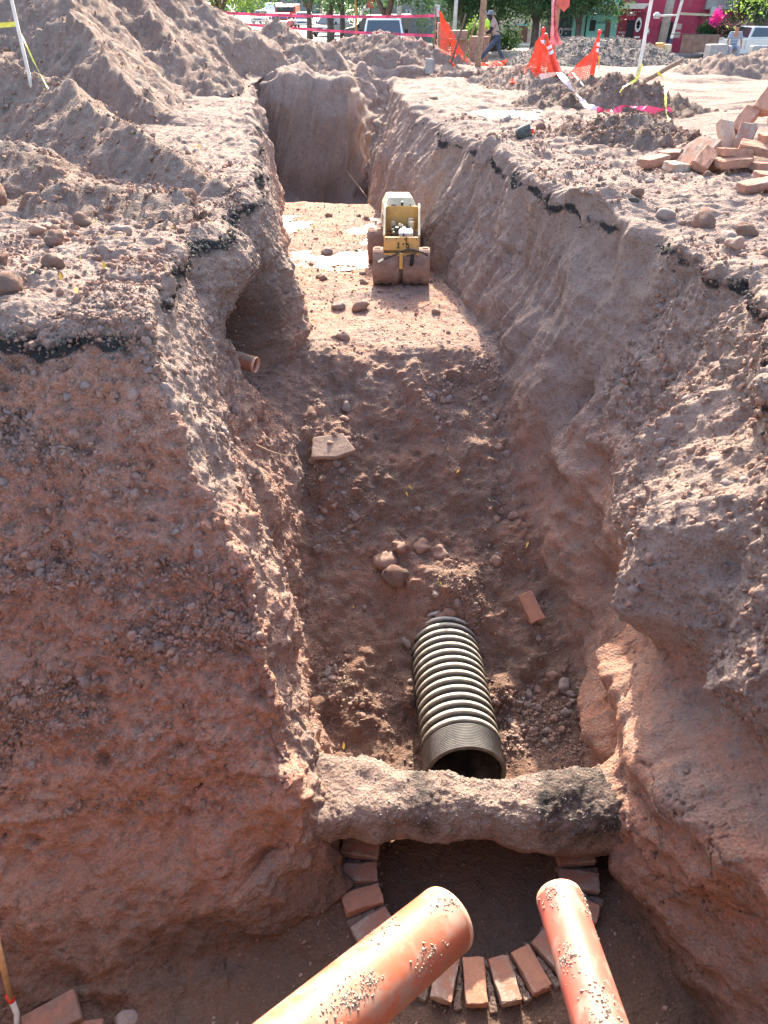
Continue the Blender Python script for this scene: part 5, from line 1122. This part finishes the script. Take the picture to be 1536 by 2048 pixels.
# ------------------------------------------------------------------ street, shops, vehicles, trees
RZ = -1.10
M['road'] = simple('old_asphalt', (.30, .285, .265), .9, (.22, .21, .20), 1.5, bump=.4, bsc=30, grime=(.42, .37, .32), gsc=.8)
M['pave'] = simple('pavement', (.42, .39, .35), .9, (.33, .30, .27), 2, bump=.3)
structure(MB().add([(-140, 46, RZ), (140, 46, RZ), (140, 640, RZ), (-140, 640, RZ)], [(0, 1, 2, 3)]).build('road', M['road']))
structure(MB().box((40, 51.0, RZ + .03), (66, 4.2, .22), bevel=.02).build('pavement', M['pave']))
structure(MB().box((0, 60.5, RZ + .02), (30, 3.0, .20), bevel=.02).build('pavement', M['pave']))
M['terr'] = simple('earth', (.30, .22, .17), .95, (.24, .17, .13), .5)
structure(MB().add([(-300, -60, -4.6), (300, -60, -4.6), (300, 46, -4.6), (-300, 46, -4.6)], [(0, 1, 2, 3)]).build('subsoil', M['terr']))
# wide dusty ground either side of the works
for x0, x1 in ((-120, -12.9), (13.9, 120)):
    structure(MB().add([(x0, -40, -.03), (x1, -40, -.03), (x1, 24, -.03), (x0, 24, -.03), (x1, 50, -1.13), (x0, 50, -1.13)], [(0, 1, 2, 3), (3, 2, 4, 5)]).build('ground', M['heap']))

M['mint'] = simple('mint_wall', (.20, .50, .41), .85, (.17, .44, .36), 2, grime=(.26, .42, .36), gsc=2)
M['crimson'] = simple('crimson_wall', (.42, .045, .09), .85, (.36, .04, .075), 2, grime=(.36, .10, .12), gsc=1.5)
M['crimson_dk'] = simple('dark_crimson', (.24, .035, .055), .8)
M['dark_panel'] = simple('dark_panel', (.045, .06, .075), .8); M['void'] = simple('dark_opening', (.012, .014, .02), .6)
M['cream_wall'] = simple('cream_wall', (.55, .46, .36), .9, (.48, .40, .32), 3, bump=.3); M['tin'] = simple('tin_roof', (.62, .58, .50), .6)
M['brown_door'] = simple('brown_door', (.16, .075, .06), .7); M['white_ink'] = simple('white_lettering', (.78, .76, .74), .6); M['green_ink'] = simple('dark_green_lettering', (.03, .10, .09), .7)
SY = 50.6; s_ = (SY * .8231 + 1.6) / 1500
PX = lambda px: (px - 768) * s_                       # metres along the shop front
shop = thing('shop', 'mint green shop front with two brown doors and dark lettering', 'shop', (PX(1175), SY, RZ))
def onto(root, m_, nm, mt, **k): o = m_.build(nm, mt, root, **k); o.matrix_parent_inverse = Matrix.Translation(root.location).inverted(); return o
def wbox(x0, x1, z0, z1, y0, y1, bevel=0): return MB().box(((x0 + x1) / 2, (y0 + y1) / 2, (z0 + z1) / 2), (x1 - x0, y1 - y0, z1 - z0), bevel=bevel)
def wtext(root, s, x, z, size, mt, y=SY - .03, sx=1):
    o = text(s, root, (x, y, z), (R(90), 0, 0), size, mt, .004, sx=sx); o.matrix_parent_inverse = Matrix.Translation(root.location).inverted(); return o
onto(shop, wbox(PX(1113), PX(1138), RZ, 2.4, SY, SY + 6), 'side_wall', M['dark_panel'])
onto(shop, wbox(PX(1138) + .003, PX(1226), RZ, 2.4, SY - .01, SY + 6), 'wall', M['mint'])
for a_ in (1146, 1203): onto(shop, wbox(PX(a_), PX(a_ + 10), RZ + .02, .62, SY - .05, SY), 'door', M['brown_door'], )
onto(shop, wbox(PX(1172), PX(1183), .10, .62, SY - .05, SY), 'window', M['void'])
onto(shop, wbox(PX(1163), PX(1165), RZ, .95, SY - .08, SY), 'downpipe', M['void'])
onto(shop, MB().prism([(PX(1188), 1.16), (PX(1262), 1.16), (PX(1270), 1.40), (PX(1186), 1.40)], SY - 1.2, SY + .3), 'awning', M['tin'])
wtext(shop, 'CAMARONES-COC', PX(1209), .94, .26, M['green_ink'], sx=1.15); wtext(shop, 'CAMARON', PX(1195), .50, .14, M['green_ink']); wtext(shop, 'BAR', PX(1196), .02, .24, M['green_ink'])
wtext(shop, 'COMIDA', PX(1127), .18, .17, M['white_ink']); wtext(shop, 'A', PX(1127), -.02, .15, M['white_ink']); wtext(shop, 'SERVICIO', PX(1127), -.22, .17, M['white_ink'])
wtext(shop, 'O', PX(1116), .05, .55, M['white_ink'], sx=.5)
red = thing('shop', 'crimson shop with a dark doorway, white lettering and an oval logo', 'shop', (PX(1330), SY, RZ))
onto(red, wbox(PX(1226) + .003, PX(1445), RZ, 2.6, SY - .02, SY + 6), 'wall', M['crimson'])
onto(red, wbox(PX(1229), PX(1244), RZ + .1, .58, SY - .06, SY - .021), 'door', M['crimson_dk'])
onto(red, wbox(PX(1244) + .01, PX(1259), RZ + .1, .62, SY - .06, SY - .021), 'doorway', M['void'])
onto(red, wbox(PX(1259), PX(1276), RZ + .3, 1.0, SY - .10, SY - .021), 'sign_board', M['crimson_dk'])
wtext(red, 'SUSHI', PX(1254), .92, .30, M['white_ink'], SY - .05)
for i, s in enumerate(('WALI', 'BALT', 'NEVO')): wtext(red, s, PX(1236), .02 - .2 * i, .17, M['white_ink'], SY - .08)
onto(red, MB().lathe([(.0, 0), (.22, 0), (.22, .02), (.0, .02)], 24, Matrix.Translation((PX(1266), SY - .11, .40)) @ Matrix.Rotation(R(90), 4, 'X') @ Matrix.Diagonal((.8, 1.6, 1, 1))), 'logo_oval', M['white_ink'])
onto(red, wbox(PX(1264), PX(1268), .22, .60, SY - .15, SY - .13).box((PX(1266), SY - .14, .45), (.22, .02, .12)).box((PX(1266), SY - .14, .30), (.18, .02, .08)), 'logo_mark', M['void'])
for i in range(3): onto(red, wbox(PX(1262) - i * .05, PX(1273), -.24 - .24 * i, -.15 - .24 * i, SY - .14, SY - .10), 'sign_strip', M['white_ink'])
onto(red, wbox(PX(1280), PX(1290), -.10, .24, SY - .14, SY - .02, .02), 'meter_box', M['concrete']); onto(red, MB().lathe([(.0, .0), (.09, 0), (.09, .06), (0, .06)], 16, Matrix.Translation((PX(1286), SY - .14, .1)) @ Matrix.Rotation(R(90), 4, 'X')), 'meter', M['white_ink'])
win = onto(red, wbox(PX(1310), PX(1334), -.42, .55, SY - .08, SY - .021), 'window', M['void'])
gr = MB()
for i in range(8): gr.box((PX(1310) + .1 + i * .1, SY - .10, .07), (.014, .014, .97))
gr.build('window_bars', M['steel_dark'], win)
for a_ in (1384, 1418): onto(red, wbox(PX(a_), PX(a_) + .05, RZ, 1.1, SY - .04, SY - .021), 'wall_seam', M['crimson_dk'])
onto(red, wbox(PX(1390), PX(1450), 1.12, 1.8, SY - .3, SY - .02), 'upper_band', M['concrete']); onto(red, wbox(PX(1398), PX(1408), .85, 1.25, SY - .5, SY - .3, .02), 'wall_box', M['white_metal'])
onto(red, MB().prism([(PX(1335), .88), (PX(1408), .80), (PX(1408), .90), (PX(1335), 1.0)], SY - .9, SY - .8), 'sign_arm', M['cream'])
o = MB().tube([(16.0, 49.2, RZ), (16.0, 49.2, -.55)], .26, 16).tube([(16.0, 49.2, -.55), (16.0, 49.2, -.42)], [.24, .1], 16); o = o.build('gas_tank', M['void']); o.location.x = PX(1302) - 16.0; tag(o, 'black gas tank standing below the barred window', 'gas tank')
# poles by the crimson shop
def upole(name, label, px0, y, r0, mt, z1=6.0, cat='pole', lean=0, n=14):
    k = (y * .8231 + 1.6) / 1500; x = (px0 - 768) * k; return tag(MB().tube([(x, y, RZ), (x + lean, y, z1)], [r0, r0 * .8], n).build(name, mt, smooth=n > 6), label, cat)
up_ = upole('utility_pole', 'grey concrete utility pole with notices in front of the crimson shop', 1316, 47.0, .24, M['concrete'], lean=.35, n=8)
for i in range(2): MB().box((PX(1333) - .9, 46.72, .42 - i * .36), (.34, .03, .26)).build('notice', M['tan_cloth'], up_)
sp = thing('sign_post', 'white and blue steel pipe beside the concrete utility pole', 'pole', ((1331 - 768) * (45.5 * .8231 + 1.6) / 1500, 45.5, RZ))
MB().tube([(0, 0, 0), (.10, 0, 1.05)], .10, 12).build('lower_pipe', simple('blue_paint', (.03, .06, .12), .5), sp); MB().tube([(.10, 0, 1.05), (.55, 0, 5)], .075, 12).build('upper_pipe', M['white_pole'], sp)
MB().tube([(-.7, 0, 2.02), (.2, 0, 2.05)], .045, 8).build('cross_pipe', M['white_pole'], sp); MB().lathe([(.0, -.05), (.15, -.05), (.2, .1), (.1, .2), (0, .22)], 14, Matrix.Translation((-.85, 0, 1.95))).build('lamp', M['white_metal'], sp)
yb = thing('yellow_cabinet', 'faded yellow wooden cabinet at the foot of the utility pole', 'cabinet', ((1321 - 768) * (44.5 * .8231 + 1.6) / 1500, 44.5, RZ))
MB().box((-.18, 0, .45), (.36, .4, .9), bevel=.02).build('left_panel', M['yellow'], yb); MB().box((.20, .02, .42), (.36, .4, .84), bevel=.02).build('right_panel', M['cream'], yb)
# rusty sheet barrier
bp = thing('sheet_barrier', 'rusty brown sheet barrier on thin steel legs in front of the white pickup', 'barrier', ((1388 - 768) * (38.5 * .8231 + 1.6) / 1500, 38.5, gz(38.5) - .02))
MB().box((0, 0, .67), (1.62, .03, .66), bevel=.01).build('sheet', simple('rust_sheet', (.13, .085, .065), .9, (.20, .14, .11), 4), bp)
for x in (-.72, -.25, .55, .76): MB().tube([(x, 0, .36), (x - .02, -.03, 0)], .018, 6).build('leg', M['steel_dark'], bp)
MB().tube([(-1.35, .02, 1.03), (.80, .02, 1.0)], .016, 6).build('top_rail', M['steel_dark'], bp)

def wheel(parent, x, y, r=.36, wd=.22):
    mt_ = Matrix.Translation((x, y, r)) @ Matrix.Rotation(R(90), 4, 'X')
    w_ = MB().lathe([(.2, -wd / 2), (r - .03, -wd / 2), (r, -wd / 2 + .03), (r, wd / 2 - .03), (r - .03, wd / 2), (.2, wd / 2)], 28, mt_).build('wheel', M['rubber'], parent)
    MB().lathe([(.0, -wd / 2 + .01), (.2, -wd / 2 + .02), (.21, 0), (.2, wd / 2 - .02), (0, wd / 2 - .01)], 20, mt_).build('rim', M['chrome'], w_)
def vehicle(label, cat, loc, rz, paint, prof, cab, width=1.85, wheels=(.95, 4.1), name='parked_car', bed=None, r=.34):
    """prof: side outline (x,z) of the body; cab: outline of the glass house, narrower at the top"""
    t = thing(name, label, cat, loc, rz); hw = width / 2
    b_ = MB().prism(prof, -hw, hw).build('body', paint, t); md = b_.modifiers.new('bevel', 'BEVEL'); md.width = .05; md.segments = 2; md.limit_method = 'ANGLE'
    if cab:
        k = len(cab); top = max(z for x, z in cab); lo = min(z for x, z in cab); tp = lambda z: 1 - .16 * (z - lo) / (top - lo)
        vs = [(x, -hw * .97 * tp(z), z) for x, z in cab] + [(x, hw * .97 * tp(z), z) for x, z in cab]
        c_ = MB().add(vs, [tuple(range(k)), tuple(range(2 * k - 1, k - 1, -1))] + [(i, i + k, (i + 1) % k + k, (i + 1) % k) for i in range(k)]).build('cab', paint, t)
        md = c_.modifiers.new('bevel', 'BEVEL'); md.width = .05; md.segments = 2
        # panes set just proud of the cab
        cx = sum(x for x, z in cab) / k; cz = (lo + top) / 2
        sc = lambda x, z: (cx + (x - cx) * .86, cz + (z - cz) * .74 + .02)
        for sgn, yy in ((-1, -1), (1, 1)):
            pv = [(sc(x, z)[0], yy * (hw * .97 * tp(sc(x, z)[1]) + .008), sc(x, z)[1]) for x, z in cab]
            MB().add(pv, [tuple(range(k)) if yy < 0 else tuple(range(k))[::-1]]).build('side_window', M['glass'], t)
        (xa, za), (xb, zb) = cab[0], cab[1]; d_ = Vector((zb - za, 0, -(xb - xa))).normalized() * -.012
        def pane(p0, p1, out, nm):
            a0 = Vector((p0[0], 0, p0[1])); a1 = Vector((p1[0], 0, p1[1])); q0 = a0.lerp(a1, .10) + out; q1 = a0.lerp(a1, .88) + out
            MB().add([(q0.x, -hw * .86 * tp(q0.z), q0.z), (q0.x, hw * .86 * tp(q0.z), q0.z), (q1.x, hw * .88 * tp(q1.z), q1.z), (q1.x, -hw * .88 * tp(q1.z), q1.z)], [(0, 1, 2, 3)]).build(nm, M['glass'], t)
        pane(cab[0], cab[1], Vector((-.014, 0, .014)), 'windshield'); pane(cab[-1], cab[-2], Vector((.014, 0, .010)), 'rear_window')
    if bed:
        x0, x1, z = bed; MB().box(((x0 + x1) / 2, 0, z + .004), (x1 - x0, width * .84, .012)).build('bed', M['void'], t)
    for wx in wheels:
        for sy in (-1, 1): wheel(t, wx, sy * (hw - .10), r)
    for sy in (-1, 1):
        MB().box((-.01, sy * hw * .78, prof[1][1] - .16 if len(prof) > 1 else .7), (.05, .34, .16), bevel=.02).build('headlight', M['chrome'], t)
        MB().box((cab[0][0] + .35 if cab else 1, sy * (hw + .10), (cab[0][1] if cab else 1) + .12), (.10, .16, .20), bevel=.02).build('side_mirror', M['rubber'], t)
    MB().box((-.02, 0, prof[1][1] - .20), (.04, width * .5, .20), bevel=.01).build('grille', M['void'], t); MB().box((-.06, 0, .42), (.14, width * .98, .18), bevel=.03).build('front_bumper', M['chrome'], t)
    return t
PROF = [(0, .42), (0, 1.02), (.25, 1.12), (1.35, 1.18), (5.3, 1.12), (5.3, .42)]
CAB = [(1.30, 1.17), (1.95, 1.80), (3.05, 1.82), (3.30, 1.15)]
vehicle('cream white pickup truck facing the camera behind the grey spoil heap', 'pickup', (-.02, 40.3, -.93), R(90), M['white_paint'], PROF, CAB, 1.95, (.95, 4.2), 'pickup_truck', (3.4, 5.2, 1.13), .38)
# the white pickup seen from the side: bed to the left, cab to the right
t = vehicle('white pickup truck parked side on at the right edge behind the seated person', 'pickup', (21.75, 46.2, RZ - .05), R(180), M['white_paint'], [(0, .42), (0, .98), (.25, 1.05), (1.35, 1.10), (5.5, 1.08), (5.5, .42)], [(1.25, 1.09), (1.75, 1.60), (2.95, 1.62), (3.15, 1.08)], 1.95, (.95, 4.3), 'pickup_truck', (3.3, 5.4, 1.09), .38)
for x in (3.25,): MB().box((x, .985, .88), (.012, .01, .5)).build('door_seam', M['void'], t)
MB().box((1.9, .985, .82), (.16, .012, .12)).build('fuel_flap', M['void'], t)
MB().box((4.9, .985, 1.10), (1.0, .06, .10), bevel=.02).build('bed_cap', M['tin'], t)
SED = [(0, .30), (0, .70), (.9, .82), (3.7, .88), (4.2, .85), (4.2, .30)]; SC_ = [(.95, .84), (1.6, 1.38), (3.0, 1.40), (3.75, .88)]
kx = lambda px, y: (px - 768) * (y * .8231 + 1.6) / 1500
vehicle('small white car parked farthest left beyond the spoil heaps', 'car', (kx(516, 104), 104, RZ), R(80), M['white_paint'], SED, SC_, 1.75, (.8, 3.4), r=.3)
vehicle('white car parked just behind the farthest left one', 'car', (kx(530, 118), 118, RZ), R(90), M['white_paint'], SED, SC_, 1.75, (.8, 3.4), r=.3)
vehicle('white car facing the camera right of the red truck', 'car', (kx(604, 92), 92, RZ), R(88), M['white_paint'], SED, SC_, 1.75, (.8, 3.4), r=.3)
vehicle('white van between the small white cars and the red truck', 'van', (kx(546, 112), 112, RZ), R(92), M['white_paint'], [(0, .4), (0, 1.1), (.6, 1.3), (1.1, 2.0), (4.8, 2.05), (4.8, .4)], None, 1.9, (.9, 3.8), 'van')
t = vehicle('red truck with a dark windscreen among the distant parked cars', 'truck', (kx(572, 100), 100, RZ), R(90), M['red_paint'], [(0, .4), (0, 1.25), (.3, 1.9), (2, 2.0), (5.5, 2.0), (5.5, .4)], None, 2.3, (1.0, 4.4), 'truck', None, .45)
MB().box((-.0, 0, 1.62), (.28, 1.9, .45), (0, R(-20), 0), bevel=.02).build('windshield', M['glass'], t)
vehicle('orange red car in front of the red truck', 'car', (kx(556, 88), 88, RZ), R(86), M['red_paint'], SED, SC_, 1.75, (.8, 3.4), r=.3)
vehicle('dark grey van parked under the trees left of the cream pickup', 'van', (kx(690, 62), 62, RZ), R(0), M['grey_paint'], [(0, .4), (0, .95), (.8, 1.1), (1.5, 1.75), (4.6, 1.8), (4.7, .4)], None, 1.8, (.9, 3.8), 'van')
vehicle('dark car half hidden under the trees left of the grey van', 'car', (kx(636, 74), 74, RZ), R(60), M['grey_paint'], SED, SC_, 1.75, (.8, 3.4), r=.3)

# long cream wall behind the workers
cw = thing('house', 'long cream plastered house wall with two brown doors behind the workers', 'house', (9.5, 63, RZ))
onto(cw, wbox(6.6, 14.2, RZ, 2.4, 63, 68), 'wall', M['cream_wall'])
onto(cw, wbox(kx(1036, 63), kx(1053, 63), RZ + .12, -.02, 62.9, 62.99), 'door', M['brown_door']); onto(cw, wbox(kx(1034, 63), kx(1056, 63), 0, .12, 62.88, 62.99), 'lintel', M['mint'])
onto(cw, wbox(kx(1082, 63), kx(1096, 63), RZ + .12, -.02, 62.9, 62.99), 'door', M['brown_door'])
onto(cw, wbox(kx(1026, 63), kx(1028, 63), RZ, 1.2, 62.9, 62.99), 'downpipe', M['concrete'])
gh_ = thing('house', 'pale grey house with arched window hoods behind the brick stacks', 'house', (2.6, 66, RZ))
onto(gh_, wbox(-1.0, 6.4, RZ, 2.6, 66, 71), 'wall', M['concrete']); onto(gh_, wbox(kx(810, 66), kx(822, 66), -.9, .9, 65.9, 65.99), 'door', M['white_ink']); onto(gh_, wbox(kx(815, 66), kx(817, 66), -.85, .85, 65.85, 65.89), 'door_stripe', M['brown_door'])
for a_ in (838, 886, 902): onto(gh_, wbox(kx(a_, 66), kx(a_ + 12, 66), -.7, .5, 65.9, 65.99), 'window', M['tan_cloth'])
pk = thing('fence', 'long pale railing beyond the left spoil heaps', 'fence', (-12, 72, RZ))
for i in range(70): MB_ = None
rl = MB()
slat = MB().box((0, 0, .55), (.05, .03, 1.1)).build('slat', M['white_metal'], pk)
for i in range(1, 60):
    o = link('slat', slat.data, pk); o.location = (i * .17 - 6, 0, 0)
slat.location = (-6, 0, 0)
MB().box((-1, .03, .95), (10.4, .03, .05)).build('rail', M['white_metal'], pk)
# roadside signs
o = thing('road_sign', 'red square notice on a thin post under the trees above the cream pickup', 'sign', (kx(742, 52), 52, RZ)); MB().box((0, 0, 2.55), (.36, .04, .55), bevel=.01).build('sign_plate', M['red_paint'], o); MB().tube([(0, .05, 0), (0, .05, 2.8)], .03, 8).build('post', M['steel_dark'], o); text('ALTO', o, (0, -.025, 2.42), (R(90), 0, 0), .10, M['white_ink'])
o = thing('road_sign', 'pale blank notice plate on a dark post above the first orange net', 'sign', (kx(871, 44), 44, RZ)); MB().box((0, 0, 2.25), (.26, .04, .50), bevel=.01).build('sign_plate', M['white_metal'], o); MB().tube([(0, .05, 0), (0, .05, 2.5)], .03, 8).build('post', M['steel_dark'], o)
upole('utility_pole', 'slim white utility pole behind the brick stacks', 905, 46, .11, M['white_pole'], cat='utility pole', lean=.15)
upole('utility_pole', 'pale utility pole with a brick coloured foot between the trees right of the cream pickup', 797, 56, .16, M['white_pole'], cat='utility pole', lean=.05)
upole('utility_pole', 'yellow striped thin pole under the trees left of the red notice', 713, 50, .06, M['yellow'], cat='pole')

# trees
def leafmat(name, c1, c2):
    m_, n, l, b = mat(name, .6, .3); g = n.new('ShaderNodeObjectInfo'); co = n.new('ShaderNodeTexCoord').outputs['Object']
    l.new(_mix(n, l, _ramp(n, l, _noise(n, l, co, 1.6, 4), .38, .62), c1, c2), b.inputs['Base Color'])
    tr = n.new('ShaderNodeBsdfTranslucent'); l.new(_mix(n, l, _ramp(n, l, _noise(n, l, co, 1.6, 4), .38, .62), tuple(c * 1.6 for c in c1), tuple(c * 1.6 for c in c2)), tr.inputs['Color'])
    ms = n.new('ShaderNodeMixShader'); ms.inputs[0].default_value = .38; l.new(b.outputs[0], ms.inputs[1]); l.new(tr.outputs[0], ms.inputs[2]); l.new(ms.outputs[0], n['Material Output'].inputs['Surface']); return m_
M['leaf_a'] = leafmat('leaves_dark', (.035, .075, .030), (.06, .12, .04)); M['leaf_b'] = leafmat('leaves_bright', (.10, .19, .035), (.17, .26, .05)); M['leaf_c'] = leafmat('leaves_mid', (.05, .11, .05), (.09, .15, .06))
M['bark'] = simple('bark', (.10, .075, .06), .95, (.17, .13, .11), 8, bump=.6, bsc=20)
def crown_mesh(blobs, n, size, mt, droop=0):
    """leaf clumps spread through a set of ellipsoids (cx,cy,cz,rx,ry,rz)"""
    B = np.array(blobs); wv_ = B[:, 3] * B[:, 4] * B[:, 5]; k = rng.choice(len(B), n, p=wv_ / wv_.sum())
    d_ = rng.normal(size=(n, 3)); d_ /= np.linalg.norm(d_, axis=1)[:, None]; r_ = rng.random(n) ** .45
    c = B[k, :3] + d_ * r_[:, None] * B[k, 3:]
    keep = fbm(c * 1.3, 2, 401) > -.18; c = c[keep]; n = len(c)
    c = np.repeat(c, 3, 0) + rng.normal(0, size * 1.1, (n * 3, 3)); n *= 3
    if droop: c[:, 2] -= np.abs(rng.normal(0, droop, n))
    u = rng.normal(size=(n, 3)); u /= np.linalg.norm(u, axis=1)[:, None]; v = np.cross(u, rng.normal(size=(n, 3))); v /= np.linalg.norm(v, axis=1)[:, None] + 1e-9
    s = size * rng.uniform(.5, 1.2, n)[:, None]
    q = np.stack([c - u * s, c - v * s * .45, c + u * s, c + v * s * .45], 1).reshape(-1, 3)
    me = bpy.data.meshes.new('crown'); me.vertices.add(n * 4); me.vertices.foreach_set('co', q.astype(np.float32).ravel()); me.loops.add(n * 4); me.loops.foreach_set('vertex_index', np.arange(n * 4, dtype=np.int32)); me.polygons.add(n); me.polygons.foreach_set('loop_start', np.arange(0, n * 4, 4, dtype=np.int32)); me.materials.append(mt); me.update(calc_edges=True); return me
def tree(label, px, y, h, cr, mt, n=3500, size=.11, trunk=.16, forks=3, low=1.9, droop=0, bend=0, name='tree', wide=1.0, z0=None):
    x = kx(px, y); t = thing(name, label, 'tree', (x, y, RZ if z0 is None else z0)); tb = MB(); rd = random.Random(int(px)); low_ = low
    tb.tube([(0, 0, 0), (bend * .3, 0, low * .35), (bend * .8, .05, low * .8)], [trunk * 1.25, trunk, trunk * .85], 10); bl = []
    for i in range(forks):
        a_ = 2 * math.pi * (i + rd.random() * .5) / forks + .4; e_ = Vector((bend * .8 + math.cos(a_) * cr * .45, .05 + math.sin(a_) * cr * .45, low + (h - low) * .45)); m0 = Vector((bend * .8, .05, low * .78))
        tb.tube([m0, m0.lerp(e_, .5) + Vector((0, 0, .15)), e_], [trunk * .7, trunk * .45, trunk * .2], 8)
        bl.append((e_.x, e_.y, e_.z, cr * .62 * wide, cr * .62, (h - low) * .36))
        f_ = e_ + Vector((math.cos(a_ + 1) * cr * .4, math.sin(a_ + 1) * cr * .4, (h - low) * .2)); tb.tube([e_, f_], [trunk * .2, trunk * .07], 6); bl.append((f_.x, f_.y, f_.z, cr * .42 * wide, cr * .42, (h - low) * .26))
        g_ = Vector((bend + math.cos(a_ + .6) * cr * .8, math.sin(a_ + .6) * cr * .8, low + .35)); bl.append((g_.x, g_.y, g_.z + .2, cr * .35 * wide, cr * .35, .55))
    bl.append((bend, 0, low + (h - low) * .6, cr * .7, cr * .7, (h - low) * .36))
    tb.build('trunk', M['bark'], t, smooth=True); link('crown', crown_mesh(bl, n, size, mt, droop), t)
    return t
tree('bright yellow green tree overhanging the left spoil heap at the top edge', 448, 46, 6.0, 2.9, M['leaf_b'], 5200, .10, .18, 4, 2.5, .35, wide=1.1)
tree('pale green tree far down the street behind the parked cars', 560, 150, 8, 4.2, M['leaf_c'], 2600, .22, .3, 3, 2.6)
tree('dark tree over the street left of the cream pickup', 620, 70, 7, 4.0, M['leaf_a'], 3600, .15, .22, 3, 2.5, .2)
tree('dark tree with two trunks behind the grey van', 662, 58, 7, 3.6, M['leaf_a'], 4200, .13, .24, 3, 2.4, .2)
tree('dark tree with a second slim trunk beside the grey van', 686, 64, 7, 3.2, M['leaf_a'], 2800, .13, .2, 3, 2.4)
tw = tree('tree with a thick twisted trunk right of the cream pickup', 818, 47, 6.5, 3.3, M['leaf_a'], 4200, .12, .22, 3, 2.3, .1, bend=-1.5)
tree('tree behind the twisted trunk with lit leaves', 770, 60, 6.5, 3.2, M['leaf_c'], 3200, .13, .18, 3, 2.3)
tree('dense dark green tree behind the thick grey post', 925, 52, 6.0, 3.0, M['leaf_a'], 6200, .11, .2, 4, 1.5, .25)
tree('dense green tree right behind the person in the blue hard hat', 985, 55, 6.0, 3.0, M['leaf_c'], 6000, .11, .2, 4, 1.5, .3)
tree('broad tree with a forked trunk in front of the cream house wall', 1066, 49, 6.0, 3.0, M['leaf_a'], 6800, .11, .22, 4, 2.05, .22)
tree('round dark tree hanging over the mint green shop', 1148, 47.5, 5.6, 2.3, M['leaf_a'], 4600, .11, .12, 4, 2.0, .25)
tree('dense dark tree above the flowering bush at the right', 1462, 52, 6.5, 3.4, M['leaf_a'], 7000, .11, .2, 4, 1.6, .3)
tree('light green leafy tree at the top right corner above the white pickup', 1545, 40, 6.0, 2.5, M['leaf_b'], 6500, .085, .2, 4, 1.9, .35, z0=gz(40))
# hedge-like bush and flowering bush
def bush(label, px, y, blobs, mt, n, size, z0=RZ, name='bush'):
    t = thing(name, label, 'bush', (kx(px, y), y, z0)); MB().tube([(0, 0, 0), (.05, 0, .6)], [.06, .03], 6).build('stem', M['bark'], t); link('foliage', crown_mesh(blobs, n, size, mt), t); return t
bush('small bright green bush between the brick stacks and the workers', 942, 40, [(0, 0, .7, .5, .4, .7), (.1, 0, 1.2, .35, .3, .4)], M['leaf_b'], 900, .07, gz(40))
bush('low dark bushes along the foot of the trees behind the workers', 975, 56, [(-2, 0, .5, 2, .8, .7), (.5, 0, .6, 1.6, .8, .8)], M['leaf_a'], 2400, .11)
fb = bush('bougainvillea bush with pink flowers in the bed of view behind the white pickup'.replace(' in the bed of view', ''), 1440, 48.2, [(0, 0, 1.1, 1.5, .6, .8), (-.8, 0, 1.3, .7, .5, .6), (.8, 0, 1.2, .8, .5, .6)], M['leaf_a'], 3200, .08, name='flowering_bush')
M['petal'] = leafmat('magenta_petals', (.75, .04, .35), (.85, .09, .42)); M['petal2'] = leafmat('salmon_petals', (.60, .22, .22), (.68, .30, .28))
link('blossom', crown_mesh([(-.75, -.5, 2.05, .28, .2, .30), (-.85, -.5, 1.75, .25, .2, .15)], 260, .07, M['petal']), fb)
link('blossom', crown_mesh([(-.3, -.6, 1.55, .7, .2, .25), (.6, -.6, 1.5, .7, .2, .25), (-.5, -.6, 1.1, .3, .2, .25)], 130, .055, M['petal2']), fb)
# distant belt of trees and houses that closes the street
far = crown_mesh([(x, 175 + 12 * math.sin(x * .3), 4 + 1.5 * math.sin(x * .7), 9, 6, 7) for x in range(-90, 100, 8)], 26000, .42, M['leaf_c'])
stuff(link('distant_trees', far)); bpy.data.objects['distant_trees'].location.z = RZ
far2 = crown_mesh([(x, 92 + 6 * math.sin(x * .5), 4.2 + math.sin(x), 5, 4, 3.6) for x in list(range(-70, -22, 6)) + list(range(-2, 34, 5))], 14000, .24, M['leaf_a'])
stuff(link('distant_trees', far2)); bpy.data.objects['distant_trees.001'].location.z = RZ
hb = random.Random(4)
for i, (x, y, w_, h_, mt_) in enumerate([(-34, 100, 10, 3.6, M['cream_wall']), (-20, 170, 16, 4, M['concrete']), (3, 120, 12, 3.8, M['cream_wall']), (19, 100, 10, 3.8, M['concrete']), (24.5, 52.5, 7, 3.4, M['cream_wall']), (34, 54, 9, 3.4, M['concrete'])]):
    h = thing('house', ['cream house far off beyond the left heaps', 'grey house closing the far end of the street', 'cream house behind the trees above the cream pickup', 'grey house behind the trees above the workers', 'cream house hidden behind the white pickup at the right', 'grey house beyond the right picture edge'][i], 'house', (x, y, RZ))
    MB().box((0, 3, h_ / 2), (w_, 6, h_)).build('wall', mt_, h); MB().box((0, 3, h_ + .1), (w_ + .4, 6.4, .2)).build('roof', M['tin'], h)
    for k in range(3): wd = MB().box((-w_ / 3 + k * w_ / 3, -.02, 1.5), (1.0, .06, 1.0)).build('window', M['glass'], h)
